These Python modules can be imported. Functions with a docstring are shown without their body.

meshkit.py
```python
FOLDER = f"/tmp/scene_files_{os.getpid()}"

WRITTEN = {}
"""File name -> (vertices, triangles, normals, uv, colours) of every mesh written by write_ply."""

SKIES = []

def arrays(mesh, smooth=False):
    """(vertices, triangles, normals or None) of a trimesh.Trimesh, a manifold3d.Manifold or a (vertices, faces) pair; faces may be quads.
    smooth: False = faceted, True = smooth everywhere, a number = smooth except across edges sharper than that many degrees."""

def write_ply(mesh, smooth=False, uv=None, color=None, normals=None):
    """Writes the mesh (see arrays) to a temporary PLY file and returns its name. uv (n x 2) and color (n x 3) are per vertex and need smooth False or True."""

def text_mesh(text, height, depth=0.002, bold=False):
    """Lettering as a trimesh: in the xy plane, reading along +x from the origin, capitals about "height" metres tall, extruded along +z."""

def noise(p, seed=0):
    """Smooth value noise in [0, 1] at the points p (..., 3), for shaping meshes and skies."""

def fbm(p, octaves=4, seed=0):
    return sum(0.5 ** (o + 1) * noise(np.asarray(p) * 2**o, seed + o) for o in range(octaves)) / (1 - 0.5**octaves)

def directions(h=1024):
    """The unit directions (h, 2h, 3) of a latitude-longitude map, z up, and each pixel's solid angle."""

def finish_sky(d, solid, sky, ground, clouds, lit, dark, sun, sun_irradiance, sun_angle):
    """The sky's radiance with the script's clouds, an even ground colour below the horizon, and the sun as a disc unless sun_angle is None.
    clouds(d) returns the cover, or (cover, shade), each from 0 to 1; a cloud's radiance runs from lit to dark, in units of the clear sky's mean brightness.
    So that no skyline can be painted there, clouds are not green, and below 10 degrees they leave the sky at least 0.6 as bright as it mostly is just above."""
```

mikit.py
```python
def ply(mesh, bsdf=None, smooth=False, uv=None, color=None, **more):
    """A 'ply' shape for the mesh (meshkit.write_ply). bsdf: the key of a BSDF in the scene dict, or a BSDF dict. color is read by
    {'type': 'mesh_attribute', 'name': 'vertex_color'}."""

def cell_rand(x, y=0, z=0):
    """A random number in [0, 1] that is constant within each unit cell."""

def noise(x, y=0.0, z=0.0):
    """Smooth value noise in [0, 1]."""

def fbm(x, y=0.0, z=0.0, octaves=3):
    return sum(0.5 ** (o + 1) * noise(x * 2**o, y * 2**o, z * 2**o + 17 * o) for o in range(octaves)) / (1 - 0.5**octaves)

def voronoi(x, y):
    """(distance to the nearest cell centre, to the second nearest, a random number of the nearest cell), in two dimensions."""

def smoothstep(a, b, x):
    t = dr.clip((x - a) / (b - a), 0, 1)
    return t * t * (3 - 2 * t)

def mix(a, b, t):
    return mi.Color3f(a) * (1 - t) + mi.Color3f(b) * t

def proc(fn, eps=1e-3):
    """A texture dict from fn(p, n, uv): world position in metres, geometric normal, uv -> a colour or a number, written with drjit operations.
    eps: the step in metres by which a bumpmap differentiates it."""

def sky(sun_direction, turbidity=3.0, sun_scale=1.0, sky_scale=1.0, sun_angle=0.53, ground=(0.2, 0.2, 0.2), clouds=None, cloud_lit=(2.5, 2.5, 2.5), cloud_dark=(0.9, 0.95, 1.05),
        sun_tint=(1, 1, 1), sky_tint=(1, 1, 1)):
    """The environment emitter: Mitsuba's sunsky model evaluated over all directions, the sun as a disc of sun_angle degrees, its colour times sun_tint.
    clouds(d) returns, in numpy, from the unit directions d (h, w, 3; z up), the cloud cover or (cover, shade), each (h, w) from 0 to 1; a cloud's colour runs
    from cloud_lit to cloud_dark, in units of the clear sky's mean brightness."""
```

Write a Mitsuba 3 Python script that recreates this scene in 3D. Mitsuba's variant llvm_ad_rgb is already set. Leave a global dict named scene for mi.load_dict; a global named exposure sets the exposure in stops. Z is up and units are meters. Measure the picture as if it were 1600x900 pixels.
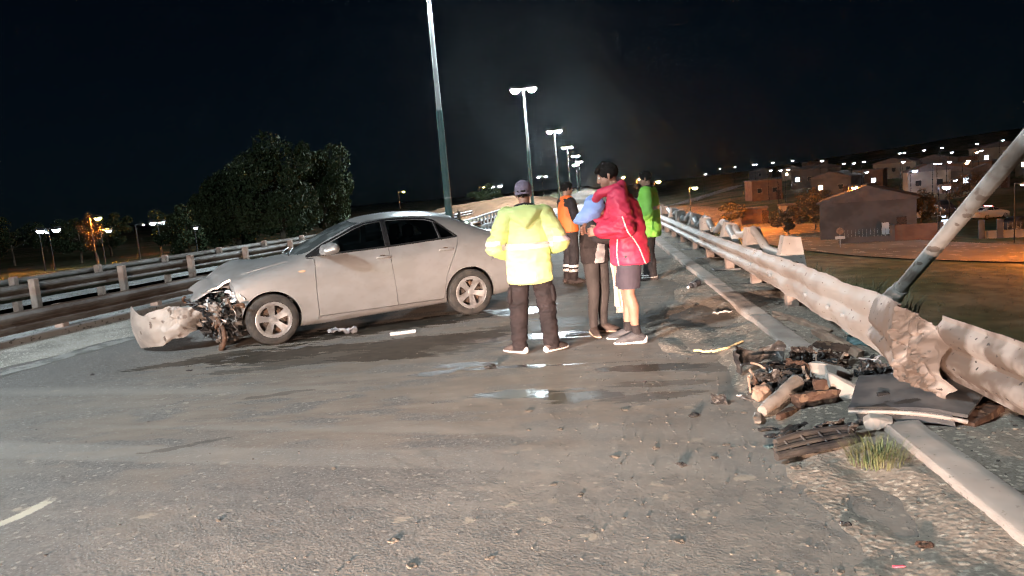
import math, random
import numpy as np, trimesh, drjit as dr, mitsuba as mi, manifold3d as m3
import mikit, meshkit
from mikit import noise, fbm, voronoi, cell_rand, smoothstep, mix, proc
from scipy.interpolate import PchipInterpolator

# ---------------------------------------------------------------- camera, sky, exposure
T = mi.ScalarTransform4f
scene, labels = {}, {}
rng = np.random.default_rng(7)
random.seed(7)
exposure = 5.0
EYE = np.array([0.0, 0.0, 1.62])
YAW, PITCH, ROLL = math.radians(6.4), math.radians(7.4), math.radians(4.9)   # the phone is held a little askew
FW = np.array([-math.sin(YAW) * math.cos(PITCH), math.cos(YAW) * math.cos(PITCH), -math.sin(PITCH)])
RT = np.array([math.cos(YAW), math.sin(YAW), 0.0])
UP = np.cross(RT, FW) * math.cos(ROLL) + RT * math.sin(ROLL)
scene['camera'] = {'type': 'perspective', 'fov': 69.4, 'fov_axis': 'x', 'near_clip': 0.05, 'far_clip': 3000.0,
                   'to_world': T().look_at(origin=EYE.tolist(), target=(EYE + FW).tolist(), up=UP.tolist())}
scene['sky'] = {**mikit.sky((0.35, -0.5, 0.8), turbidity=3, sun_scale=0.0, sky_scale=0.00085, sky_tint=(0.52, 0.87, 1.06), ground=(0.05, 0.05, 0.05)), 'sampling_weight': 3.0}
labels['sky'] = {'kind': 'structure'}
# strengths of the lamps (radiance of the lens; the head lamps' intensity)
LED, LED_FAR, SODIUM = (134.0, 159.0, 170.0), (0.38, 0.45, 0.48), (210.0, 64.0, 7.0)
HEADLAMP = (60.0, 42.0, 32.5)

# ---------------------------------------------------------------- helpers
def numbered(name):
    if not any(k == name or k.startswith(name + '__') for k in scene) and name not in labels:
        return name
    for i in range(1, 999):
        k = f'{name}_{i:03d}'
        if k not in labels and not any(q == k or q.startswith(k + '__') for q in scene):
            return k
USED = {}
def fresh(parent, name):
    base = f'{parent}__{name}' if parent else name
    n = USED.get(base, 0)
    USED[base] = n + 1
    return base if n == 0 else f'{base}_{n:03d}'
def thing(name, label, cat, group=None, kind=None):
    key = fresh('', name)
    d = {'label': label, 'category': cat}
    if group: d['group'] = group
    if kind: d['kind'] = kind
    labels[key] = d
    return key
def part(parent, name, mesh, m, smooth=30, label=None, **kw):
    key = fresh(parent, name)
    scene[key] = mikit.ply(mesh, m, smooth=smooth, **kw)
    if label: labels[key] = {'label': label}
    return key
def whole(name, label, cat, mesh, m, smooth=30, group=None, kind=None, **kw):
    key = thing(name, label, cat, group, kind)
    scene[key] = mikit.ply(mesh, m, smooth=smooth, **kw)
    return key
def struct(name, mesh, m, smooth=30, label=None):
    key = fresh('', name)
    scene[key] = mikit.ply(mesh, m, smooth=smooth)
    labels[key] = {'kind': 'structure'}
    if label: labels[key]['label'] = label
    return key
def stuff_part(parent, name, mesh, m, smooth=False):
    key = part(parent, name, mesh, m, smooth)
    labels[key] = {'kind': 'stuff'}
    return key

def tm(man):
    q = man.to_mesh()
    return trimesh.Trimesh(np.array(q.vert_properties[:, :3], float), np.array(q.tri_verts, int), process=False)
def man(mesh):
    return m3.Manifold(m3.Mesh(np.asarray(mesh.vertices, np.float32), np.asarray(mesh.faces, np.uint32)))
def cat(ms):
    return trimesh.util.concatenate([m if isinstance(m, trimesh.Trimesh) else tm(m) for m in ms])
def rotz(a):
    c, s = math.cos(a), math.sin(a)
    return np.array([[c, -s, 0], [s, c, 0], [0, 0, 1.0]])
def place(mesh, pos=(0, 0, 0), rz=0.0, rx=0.0, ry=0.0, s=1.0):
    m = mesh.copy()
    v = np.array(m.vertices) * s
    cx, sx, cy, sy = math.cos(rx), math.sin(rx), math.cos(ry), math.sin(ry)
    R = rotz(rz) @ np.array([[cy, 0, sy], [0, 1, 0], [-sy, 0, cy]]) @ np.array([[1, 0, 0], [0, cx, -sx], [0, sx, cx]])
    m.vertices = v @ R.T + np.asarray(pos, float)
    return m
def box(x0, x1, y0, y1, z0, z1, b=0.0):
    if b <= 0:
        return place(trimesh.creation.box((x1 - x0, y1 - y0, z1 - z0)), ((x0 + x1) / 2, (y0 + y1) / 2, (z0 + z1) / 2))
    pts = []
    for sx in (0, 1):
        for sy in (0, 1):
            for sz in (0, 1):
                p = np.array([(x0, x1)[sx], (y0, y1)[sy], (z0, z1)[sz]], float)
                d = np.array([1 - 2 * sx, 1 - 2 * sy, 1 - 2 * sz]) * b
                for k in range(3):
                    q = p + d; q[k] = p[k]; pts.append(q)
    return trimesh.convex.convex_hull(np.array(pts))
def tube(path, r, n=10, caps=True):
    path = np.asarray(path, float)
    r = np.broadcast_to(np.asarray(r, float), (len(path),))
    t = np.gradient(path, axis=0)
    t /= np.linalg.norm(t, axis=1, keepdims=True) + 1e-12
    a = np.array([0, 0, 1.0]) if abs(t[0][2]) < 0.9 else np.array([1.0, 0, 0])
    rings = []
    u = np.cross(t[0], a); u /= np.linalg.norm(u)
    for i in range(len(path)):
        u = u - t[i] * (u @ t[i]); u /= np.linalg.norm(u)
        w = np.cross(t[i], u)
        th = np.arange(n) / n * 2 * np.pi
        rings.append(path[i] + r[i] * (np.cos(th)[:, None] * u + np.sin(th)[:, None] * w))
    v = np.vstack(rings)
    f = []
    for i in range(len(path) - 1):
        for k in range(n):
            a0, a1, b0, b1 = i * n + k, i * n + (k + 1) % n, (i + 1) * n + k, (i + 1) * n + (k + 1) % n
            f += [[a0, a1, b1], [a0, b1, b0]]
    if caps:
        v = np.vstack([v, path[:1], path[-1:]])
        c0, c1 = len(v) - 2, len(v) - 1
        e = (len(path) - 1) * n
        for k in range(n):
            f += [[c0, (k + 1) % n, k], [c1, e + k, e + (k + 1) % n]]
    return trimesh.Trimesh(v, np.array(f), process=False)
def bez(pts, n=16):
    """A smooth curve through the points."""
    pts = np.asarray(pts, float)
    s = np.concatenate([[0], np.cumsum(np.linalg.norm(np.diff(pts, axis=0), axis=1) + 1e-5)])
    q = np.linspace(0, s[-1], n)
    return np.stack([PchipInterpolator(s, pts[:, k])(q) for k in range(pts.shape[1])], 1)
def grid_mesh(P, closed_u=False):
    """Triangles over an array (n, m, 3) of points."""
    n, m = P.shape[:2]
    idx = np.arange(n * m).reshape(n, m)
    if closed_u:
        idx = np.vstack([idx, idx[:1]])
    a, b, c, d = idx[:-1, :-1].ravel(), idx[1:, :-1].ravel(), idx[1:, 1:].ravel(), idx[:-1, 1:].ravel()
    return trimesh.Trimesh(P.reshape(-1, 3), np.vstack([np.stack([a, b, c], 1), np.stack([a, c, d], 1)]), process=False)
def solid_sheet(P, th):
    """A closed plate of thickness th over the points P (n, m, 3)."""
    du, dv = np.gradient(P, axis=0), np.gradient(P, axis=1)
    nn = np.cross(du, dv)
    nn /= np.linalg.norm(nn, axis=2, keepdims=True) + 1e-12
    n, m = P.shape[:2]
    A, B = grid_mesh(P + nn * th / 2), grid_mesh(P - nn * th / 2)
    f = [A.faces, B.faces[:, ::-1] + n * m]
    idx = np.arange(n * m).reshape(n, m)
    for rim, fl in ((idx[0, :], 0), (idx[-1, :], 1), (idx[:, 0], 1), (idx[:, -1], 0)):
        a, b = rim[:-1], rim[1:]
        q = np.vstack([np.stack([a, b, b + n * m], 1), np.stack([a, b + n * m, a + n * m], 1)])
        f.append(q[:, ::-1] if fl == 0 else q)
    return trimesh.Trimesh(np.vstack([A.vertices, B.vertices]), np.vstack(f), process=False)
def rough(mesh, amp, freq, seed=0, octaves=3):
    """The vertices pushed along their normals by noise."""
    m = mesh.copy()
    m.vertices = m.vertices + np.array(m.vertex_normals) * ((meshkit.fbm(np.array(m.vertices) * freq, octaves, seed) - 0.5) * 2 * amp)[:, None]
    return m
def rock(r, seed, flat=0.6, sub=1):
    m = trimesh.creation.icosphere(subdivisions=sub, radius=1.0)
    v = np.array(m.vertices)
    q = np.random.default_rng(seed)
    v = v * (0.7 + 0.6 * meshkit.noise(v * 1.4 + q.uniform(0, 50, 3), seed))[:, None] * r * np.array([1, q.uniform(0.6, 0.95), flat])
    m.vertices = v
    return m

# ---------------------------------------------------------------- materials
def M(key, color, rough_=0.6, metal=0.0, spec=0.5, two=True, **kw):
    b = {'type': 'principled', 'base_color': color if isinstance(color, dict) else {'type': 'rgb', 'value': list(color)}, 'roughness': rough_, 'metallic': metal, 'specular': spec, **kw}
    scene[key] = {'type': 'twosided', 'b': b} if two else b
    return key
def mottled(c1, c2, s, lo=0.3, hi=0.7, c3=None, s3=30.0, t3=0.62):
    """Colour that wanders between c1 and c2 in patches of about 1/s metres, with specks of c3."""
    def fn(p, n, uv):
        f = smoothstep(lo, hi, fbm(p.x * s + 3.1, p.y * s, p.z * s, 4))
        c = mix(c1, c2, f)
        if c3 is not None:
            c = mix(c, mi.Color3f(c3), smoothstep(t3, t3 + 0.08, fbm(p.x * s3, p.y * s3 + 9, p.z * s3, 2)))
        return c
    return proc(fn)
def bumped(key, inner, fn, scale, eps=1e-3):
    scene[key] = {'type': 'twosided', 'b': {'type': 'bumpmap', 'arbitrary': proc(fn, eps), 'scale': scale, 'nested': inner}}
    return key
def P_(color, rough_=0.6, metal=0.0, spec=0.5, **kw):
    return {'type': 'principled', 'base_color': color if isinstance(color, dict) else {'type': 'rgb', 'value': list(color)}, 'roughness': rough_, 'metallic': metal, 'specular': spec, **kw}

M('m_galv', mottled((0.42, 0.43, 0.43), (0.30, 0.31, 0.31), 3.0), 0.45, 0.3)
M('m_pole_paint', mottled((0.045, 0.10, 0.10), (0.07, 0.12, 0.115), 2.5), 0.5)
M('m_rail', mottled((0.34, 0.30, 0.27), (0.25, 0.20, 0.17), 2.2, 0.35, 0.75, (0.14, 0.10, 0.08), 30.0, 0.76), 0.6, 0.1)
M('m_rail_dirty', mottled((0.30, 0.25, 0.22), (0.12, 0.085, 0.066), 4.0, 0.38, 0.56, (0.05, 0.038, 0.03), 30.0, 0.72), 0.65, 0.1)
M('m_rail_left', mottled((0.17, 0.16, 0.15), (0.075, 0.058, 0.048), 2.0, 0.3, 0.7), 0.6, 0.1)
M('m_post', mottled((0.30, 0.235, 0.20), (0.20, 0.135, 0.105), 4.0), 0.65)
M('m_post_left', mottled((0.34, 0.26, 0.22), (0.22, 0.15, 0.12), 4.0), 0.65)
M('m_concrete', mottled((0.35, 0.305, 0.27), (0.25, 0.215, 0.19), 3.0, 0.3, 0.7, (0.22, 0.195, 0.17), 40.0, 0.70), 0.85, spec=0.3)
M('m_black', (0.012, 0.012, 0.013), 0.45)
M('m_black_matt', mottled((0.018, 0.017, 0.017), (0.035, 0.032, 0.03), 9.0), 0.75)
M('m_lamp_case', (0.22, 0.22, 0.23), 0.4, 0.4)
# low-beam pattern of a head lamp: wide, cut off just below the horizontal, falling off towards the sides
def beam(p, n, uv):
    x, y = (uv.x - 0.5) * 2, (uv.y - 0.5) * 2
    return (0.40 * dr.exp(-dr.square(x / 0.70)) + 0.65 * dr.exp(-dr.square(x / 0.15))) * (0.94 * (1 - smoothstep(0.045, 0.115, y)) + 0.06 * (1 - smoothstep(0.1, 0.4, y)))
HEAD_POS, HEAD_AZ = np.array([-3.4, -6.2, 0.72]), math.radians(13)
def head_lamps():
    d = np.array([math.sin(HEAD_AZ), math.cos(HEAD_AZ), -0.045]); rt = np.array([math.cos(HEAD_AZ), -math.sin(HEAD_AZ), 0])
    for i, e in enumerate((-0.62, 0.62)):
        o = HEAD_POS + rt * e
        scene['head_lamp_beam' + ('_001' if i else '')] = {'type': 'spot', 'to_world': T().look_at(origin=o.tolist(), target=(o + d).tolist(), up=[0, 0, 1]), 'intensity': {'type': 'rgb', 'value': list(HEADLAMP)},
            'cutoff_angle': 42.0, 'beam_width': 40.0, 'texture': proc(beam), 'sampling_weight': 40.0}
head_lamps()
# ---------------------------------------------------------------- the road and the ground
# damp stains: x, y, half sizes along and across, heading in degrees, depth
STAINS = [(-2.75, 9.35, 1.6, 0.50, 28, 1.0), (-1.2, 9.95, 0.9, 0.25, 28, 0.9), (-2.1, 8.15, 1.05, 0.42, 5, 0.85), (-3.5, 8.05, 0.95, 0.40, 10, 0.9), (-2.3, 7.6, 0.62, 0.26, 0, 0.85), (-0.75, 8.55, 0.8, 0.16, 3, 0.55),
          (-3.6, 7.3, 0.55, 0.16, 12, 0.5), (-0.13, 5.62, 0.42, 0.17, -4, 0.75), (0.42, 6.40, 0.52, 0.13, -3, 0.8), (0.5, 5.85, 0.42, 0.10, 0, 0.45), (-1.55, 9.75, 0.6, 0.18, 30, 0.8),
          (-0.6, 6.66, 0.10, 0.06, 0, 0.9), (0.85, 8.9, 0.5, 0.3, 30, 0.35), (-4.4, 8.2, 0.5, 0.12, 30, 0.7), (1.0, 6.3, 0.35, 0.2, 0, 0.5), (-2.9, 6.2, 0.35, 0.07, 20, 0.4), (-4.6, 7.9, 0.8, 0.16, 22, 0.8), (-1.5, 8.35, 0.7, 0.3, 0, 0.9), (0.95, 7.75, 0.42, 0.28, 20, 0.6), (-3.1, 7.55, 0.9, 0.2, 8, 0.6), (-2.4, 7.9, 1.7, 0.55, 4, 0.6), (-0.5, 8.9, 0.9, 0.35, 10, 0.55), (0.3, 5.5, 0.5, 0.12, 2, 0.5), (-3.0, 4.9, 0.3, 0.05, 25, 0.4)]
# standing water: the same, thin and mirror-like
PUDDLES = [(-0.80, 8.10, 0.85, 0.17, 6, 1.0), (-0.2, 7.92, 0.35, 0.035, -4, 0.9), (-1.52, 6.66, 0.26, 0.13, 24, 0.9), (-1.32, 6.92, 0.36, 0.12, 4, 1.0), (-1.0, 6.73, 0.5, 0.055, 0, 0.95), (-0.35, 6.68, 0.25, 0.018, 0, 0.8),
           (0.15, 6.66, 0.3, 0.012, 0, 0.7), (-0.72, 5.78, 0.36, 0.13, -3, 0.75), (-1.55, 9.6, 0.35, 0.05, 30, 0.9), (-2.0, 9.5, 0.4, 0.06, 30, 0.8), (-2.3, 8.35, 0.5, 0.025, 12, 0.7), (-1.0, 9.9, 0.5, 0.3, 25, 0.8)]
def blots(p, table, warp):
    w1 = (fbm(p.x * 1.9, p.y * 6.5, 1.7, 4) - 0.5) * warp
    w2 = (fbm(p.x * 9, p.y * 24, 5.1, 3) - 0.5) * warp * 0.8
    out = mi.Float(0)
    for x, y, a, b, deg, k in table:
        c, s = math.cos(math.radians(deg)), math.sin(math.radians(deg))
        u, v = ((p.x - x) * c + (p.y - y) * s) / a, (-(p.x - x) * s + (p.y - y) * c) / b
        d = dr.sqrt(u * u + v * v) + w1 + w2
        out = dr.maximum(out, k * (1 - smoothstep(0.80, 0.98, d)))
    return out
def damp(p): return blots(p, STAINS, 1.3)
def water(p): return blots(p, PUDDLES, 1.1)
def asphalt_color(p, n, uv):
    grit = fbm(p.x * 70, p.y * 70, 0, 2)
    stone = cell_rand(dr.floor(p.x * 110), dr.floor(p.y * 110), 3)
    base = mix((0.076, 0.071, 0.067), (0.136, 0.127, 0.119), grit)
    base = mix(base, (0.19, 0.185, 0.175), smoothstep(0.93, 0.99, stone) * 0.7)
    # dried mud and dust: broad washes, then flakes
    wash = fbm(p.x * 0.55 + 4, p.y * 0.8, 2.0, 4)
    side = smoothstep(-2.6, 1.4, p.x + (fbm(p.x * 0.9, p.y * 0.9, 8, 3) - 0.5) * 3.5)
    dust = dr.clip(smoothstep(0.34, 0.72, wash) * 0.40 + side * 0.62, 0, 1) * (0.55 + 0.45 * smoothstep(0.3, 0.6, fbm(p.x * 9, p.y * 9, 4, 3)))
    base = mix(base, mix((0.178, 0.155, 0.132), (0.228, 0.20, 0.17), fbm(p.x * 25, p.y * 25, 1, 2)), dust * 0.9)
    fl = voronoi(p.x * 5.0 + fbm(p.x * 16, p.y * 16, 0, 2) * 0.8, p.y * 5.0)
    base = mix(base, (0.36, 0.30, 0.23), (1 - smoothstep(0.12, 0.26, fl[0])) * smoothstep(0.80, 0.88, fl[2]) * smoothstep(0.25, 0.5, dust + 0.12) * 0.5)
    f2 = voronoi(p.x * 17.0, p.y * 17.0)
    base = mix(base, (0.33, 0.29, 0.24), (1 - smoothstep(0.14, 0.3, f2[0])) * smoothstep(0.84, 0.90, f2[2]) * 0.4)
    base = mix(base, (0.03, 0.027, 0.024), (1 - smoothstep(0.1, 0.24, f2[0])) * (1 - smoothstep(0.03, 0.06, f2[2])) * 0.35)
    mud = smoothstep(3.6, 5.6, p.y + (fbm(p.x * 0.8, p.y * 0.8, 6, 4) - 0.5) * 4.5) * smoothstep(-6.0, -3.4, p.x + (fbm(p.x * 0.7, p.y * 1.1, 16, 4) - 0.5) * 4)
    base = mix(base, mix((0.12, 0.097, 0.078), (0.20, 0.165, 0.135), fbm(p.x * 4, p.y * 10, 11, 4)), mud * smoothstep(0.30, 0.55, fbm(p.x * 2.4, p.y * 6, 13, 4)) * 0.80)
    # tyre smears, long and faint
    sm = fbm(p.x * 0.35 + p.y * 1.9, p.y * 0.12 - p.x * 0.05, 7, 3)
    base = mix(base, (0.21, 0.195, 0.175), smoothstep(0.62, 0.74, sm) * 0.35)
    # a scrap of old paint
    u, v = (p.x + 3.40) * 0.22 + (p.y - 3.80) * 0.975, (p.x + 3.40) * 0.975 - (p.y - 3.80) * 0.22
    base = mix(base, (0.42, 0.38, 0.30), (1 - smoothstep(0.12, 0.24, dr.abs(u) + (grit - 0.5) * 0.1)) * (1 - smoothstep(0.03, 0.055, dr.abs(v + u * u * 0.8) + (grit - 0.5) * 0.02)) * 0.75)
    # oil and water soaked in
    d, w = damp(p), water(p)
    base = mix(base, mix((0.019, 0.0135, 0.009), (0.038, 0.028, 0.019), fbm(p.x * 11, p.y * 11, 3, 2)), d * 0.95)
    return mix(base, (0.03, 0.03, 0.03), w * 0.9)
def asphalt_rough(p, n, uv):
    return dr.clip(0.86 - damp(p) * 0.40 - water(p) * 0.60 + water(p) * (fbm(p.x * 12, p.y * 40, 2, 3) - 0.5) * 0.55, 0.18, 1)
def asphalt_bump(p, n, uv):
    return (fbm(p.x * 95, p.y * 95, 0, 3) + 1.6 * fbm(p.x * 7, p.y * 7, 5, 2)) * (1 - 0.93 * water(p)) * (1 - 0.5 * damp(p))
bumped('m_asphalt', P_(proc(asphalt_color), 0.8, spec=0.5) | {'roughness': proc(asphalt_rough)}, asphalt_bump, 0.0026, 2e-3)

def dirt_fn(c1, c2, c3, k=1.0):
    def fn(p, n, uv):
        c = mix(c1, c2, smoothstep(0.3, 0.7, fbm(p.x * 2.2 * k, p.y * 2.2 * k, 3, 4)))
        v = voronoi(p.x * 24 * k + fbm(p.x * 60, p.y * 60, 0, 2), p.y * 24 * k)
        c = mix(c, mi.Color3f(c3) * (0.45 + 0.9 * v[2]), (1 - smoothstep(0.25, 0.42, v[0])) * smoothstep(0.45, 0.6, v[2]))
        return c * (0.72 + 0.5 * fbm(p.x * 90 * k, p.y * 90 * k, 1, 2))
    return fn
def dirt_bump(p, n, uv):
    v = voronoi(p.x * 24, p.y * 24)
    return fbm(p.x * 60, p.y * 60, 2, 3) + 0.6 * (1 - smoothstep(0.1, 0.5, v[0]))
bumped('m_gravel', P_(proc(dirt_fn((0.235, 0.195, 0.16), (0.165, 0.145, 0.122), (0.27, 0.235, 0.195))), 0.95, spec=0.2), dirt_bump, 0.0035, 2e-3)
M('m_verge', proc(dirt_fn((0.27, 0.255, 0.23), (0.17, 0.16, 0.142), (0.30, 0.285, 0.26))), 0.95, spec=0.2)
M('m_median', mottled((0.24, 0.24, 0.235), (0.16, 0.16, 0.155), 1.6, c3=(0.09, 0.09, 0.085), s3=22.0), 0.9, spec=0.2)
def field_color(p, n, uv):
    f = fbm(p.x * 0.12, p.y * 0.12, 1, 4)
    c = mix((0.062, 0.070, 0.036), (0.135, 0.110, 0.070), smoothstep(0.38, 0.64, f))
    return c * (0.55 + 0.9 * fbm(p.x * 1.3, p.y * 1.3, 3, 4))
M('m_field', proc(field_color), 0.95, spec=0.15)
M('m_dirt_road', mottled((0.22, 0.165, 0.115), (0.15, 0.115, 0.085), 0.25, c3=(0.30, 0.23, 0.16), s3=1.4), 0.9, spec=0.2)

def left_edge(y):
    return np.interp(y, [-60, -3, 2, 9.6, 13.5, 27.4, 33.0, 60, 200, 600], [-19.0, -10.6, -9.6, -8.35, -7.6, -4.85, -4.6, -4.3, -2.9, -1.0])
KX0, KX1, KZ = 1.63, 1.855, 0.085
ys = np.concatenate([np.linspace(-40, 60, 60), np.linspace(70, 420, 30)])
road_P = np.stack([np.stack([left_edge(ys) + 0.05, ys, ys * 0], 1), np.stack([ys * 0 + KX0 + 0.03, ys, ys * 0], 1)], 0)
struct('road', grid_mesh(road_P)if grid_mesh(road_P).face_normals[0][2] > 0 else trimesh.Trimesh(road_P.reshape(-1, 3), grid_mesh(road_P).faces[:, ::-1], process=False), 'm_asphalt', False)

def terrain(x, y):
    """Height of the land: the raised road, the valley on the right with its hill, flat land on the left."""
    x, y = np.asarray(x, float), np.asarray(y, float)
    s = np.clip((x - 2.7) / 9.5, 0, 1)
    z = -0.12 - 6.4 * s * s * (3 - 2 * s)
    left = np.clip((left_edge(y) - 9.0 - x) / 8.0, 0, 1)
    z = z - 1.6 * left
    # the hill with the town, to the right and far
    r = np.hypot(x, y)
    az = np.degrees(np.arctan2(x, y))
    h = np.clip((r - 140) / 300, 0, 1.5) * np.clip((az - 3) / 26, 0, 1)
    z = z + np.where(x > 4, h * 15 + np.clip((r - 128) / 14, 0, 1) * np.clip((az - 6) / 4, 0, 1) * 0.8, 0)
    return z + np.where((x > 14) | (x < -16), (meshkit.fbm(np.stack([x * 0.03, y * 0.03, x * 0], -1), 3, 5) - 0.5) * 1.6, 0)
gx = np.concatenate([np.linspace(-900, -60, 16)[:-1], np.linspace(-60, -4, 30)[:-1], np.linspace(-4, 60, 70)[:-1], np.linspace(60, 420, 50), [700, 1100]])
gy = np.concatenate([[-300, -100], np.linspace(-40, 60, 60)[:-1], np.linspace(60, 420, 70), [600, 1000, 1800]])
GX, GY = np.meshgrid(gx, gy, indexing='ij')
struct('ground', grid_mesh(np.stack([GX, GY, terrain(GX, GY)], -1)), 'm_field', True)

# the strip behind the kerb that the guard rail stands on
def shoulder_z(x, y):
    return 0.045 + 0.035 * (meshkit.fbm(np.stack([x * 2.2, y * 2.2, x * 0], -1), 4, 3) - 0.5) * 2 - 0.30 * np.clip((x - 2.55) / 0.4, 0, 1) ** 2
SX, SY = np.meshgrid(np.linspace(KX1 - 0.04, 2.95, 36), np.concatenate([np.linspace(-6, 12, 240), np.linspace(12.2, 60, 80)]), indexing='ij')
struct('shoulder', grid_mesh(np.stack([SX, SY, shoulder_z(SX, SY)], -1)), 'm_gravel', True)
# washed-up gravel against the road side of the kerb
def berm_z(x, y):
    e = meshkit.fbm(np.stack([x * 1.5, y * 0.7, x * 0], -1), 4, 9)
    a = np.clip((x - (0.55 + 1.1 * (e - 0.5) * 2 + np.clip((y - 5) * 0.07, -0.3, 0.6))) / 0.9, 0, 1)
    return -0.022 + 0.075 * a * (0.9 + 0.2 * (meshkit.fbm(np.stack([x * 6, y * 6, x * 0], -1), 3, 2) - 0.5)) + 0.005 * (meshkit.noise(np.stack([x * 16, y * 16, x * 0], -1), 4) - 0.5)
BX, BY = np.meshgrid(np.linspace(-0.4, KX1 - 0.02, 76), np.linspace(-3, 15, 420), indexing='ij')
struct('gravel_bank', grid_mesh(np.stack([BX, BY, berm_z(BX, BY)], -1)), 'm_gravel', True)

# left: a dusty verge along the rail, then the concrete strip of the median
yv = np.linspace(-10, 40, 260)
rag = (meshkit.fbm(np.stack([yv * 0.9, yv * 0, yv * 0], -1), 4, 6) - 0.5) * 0.7
wid = np.interp(yv, [-10, 7, 12, 20, 40], [1.5, 1.5, 1.2, 0.6, 0.4])
VP = np.stack([np.stack([left_edge(yv) - 0.02, yv, yv * 0 + 0.03], 1), np.stack([left_edge(yv) + wid * 0.5 + rag * 0.5, yv, 0.012 + 0 * yv], 1), np.stack([left_edge(yv) + wid + rag, yv, yv * 0 + 0.004], 1)], 0)
struct('dirt_verge', grid_mesh(VP[::-1]), 'm_verge', True)
for i, (a, b, z0) in enumerate(((0.02, 1.35, 0.13),)):
    MP = np.stack([np.stack([left_edge(yv) - b, yv, yv * 0 + z0], 1), np.stack([left_edge(yv) - a - 0.02, yv, yv * 0 + z0], 1), np.stack([left_edge(yv) - a, yv, yv * 0 + z0 - 0.02], 1), np.stack([left_edge(yv) - a, yv, yv * 0 - 0.05], 1)], 0)
    struct('median_strip', grid_mesh(MP[::-1]), 'm_median', 20)
OP = np.stack([np.stack([left_edge(yv) - 13.0, yv, yv * 0 + 0.0], 1), np.stack([left_edge(yv) - 5.6, yv, yv * 0 + 0.0], 1)], 0)
struct('opposite_road', grid_mesh(OP[::-1]), 'm_median', True)

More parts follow.
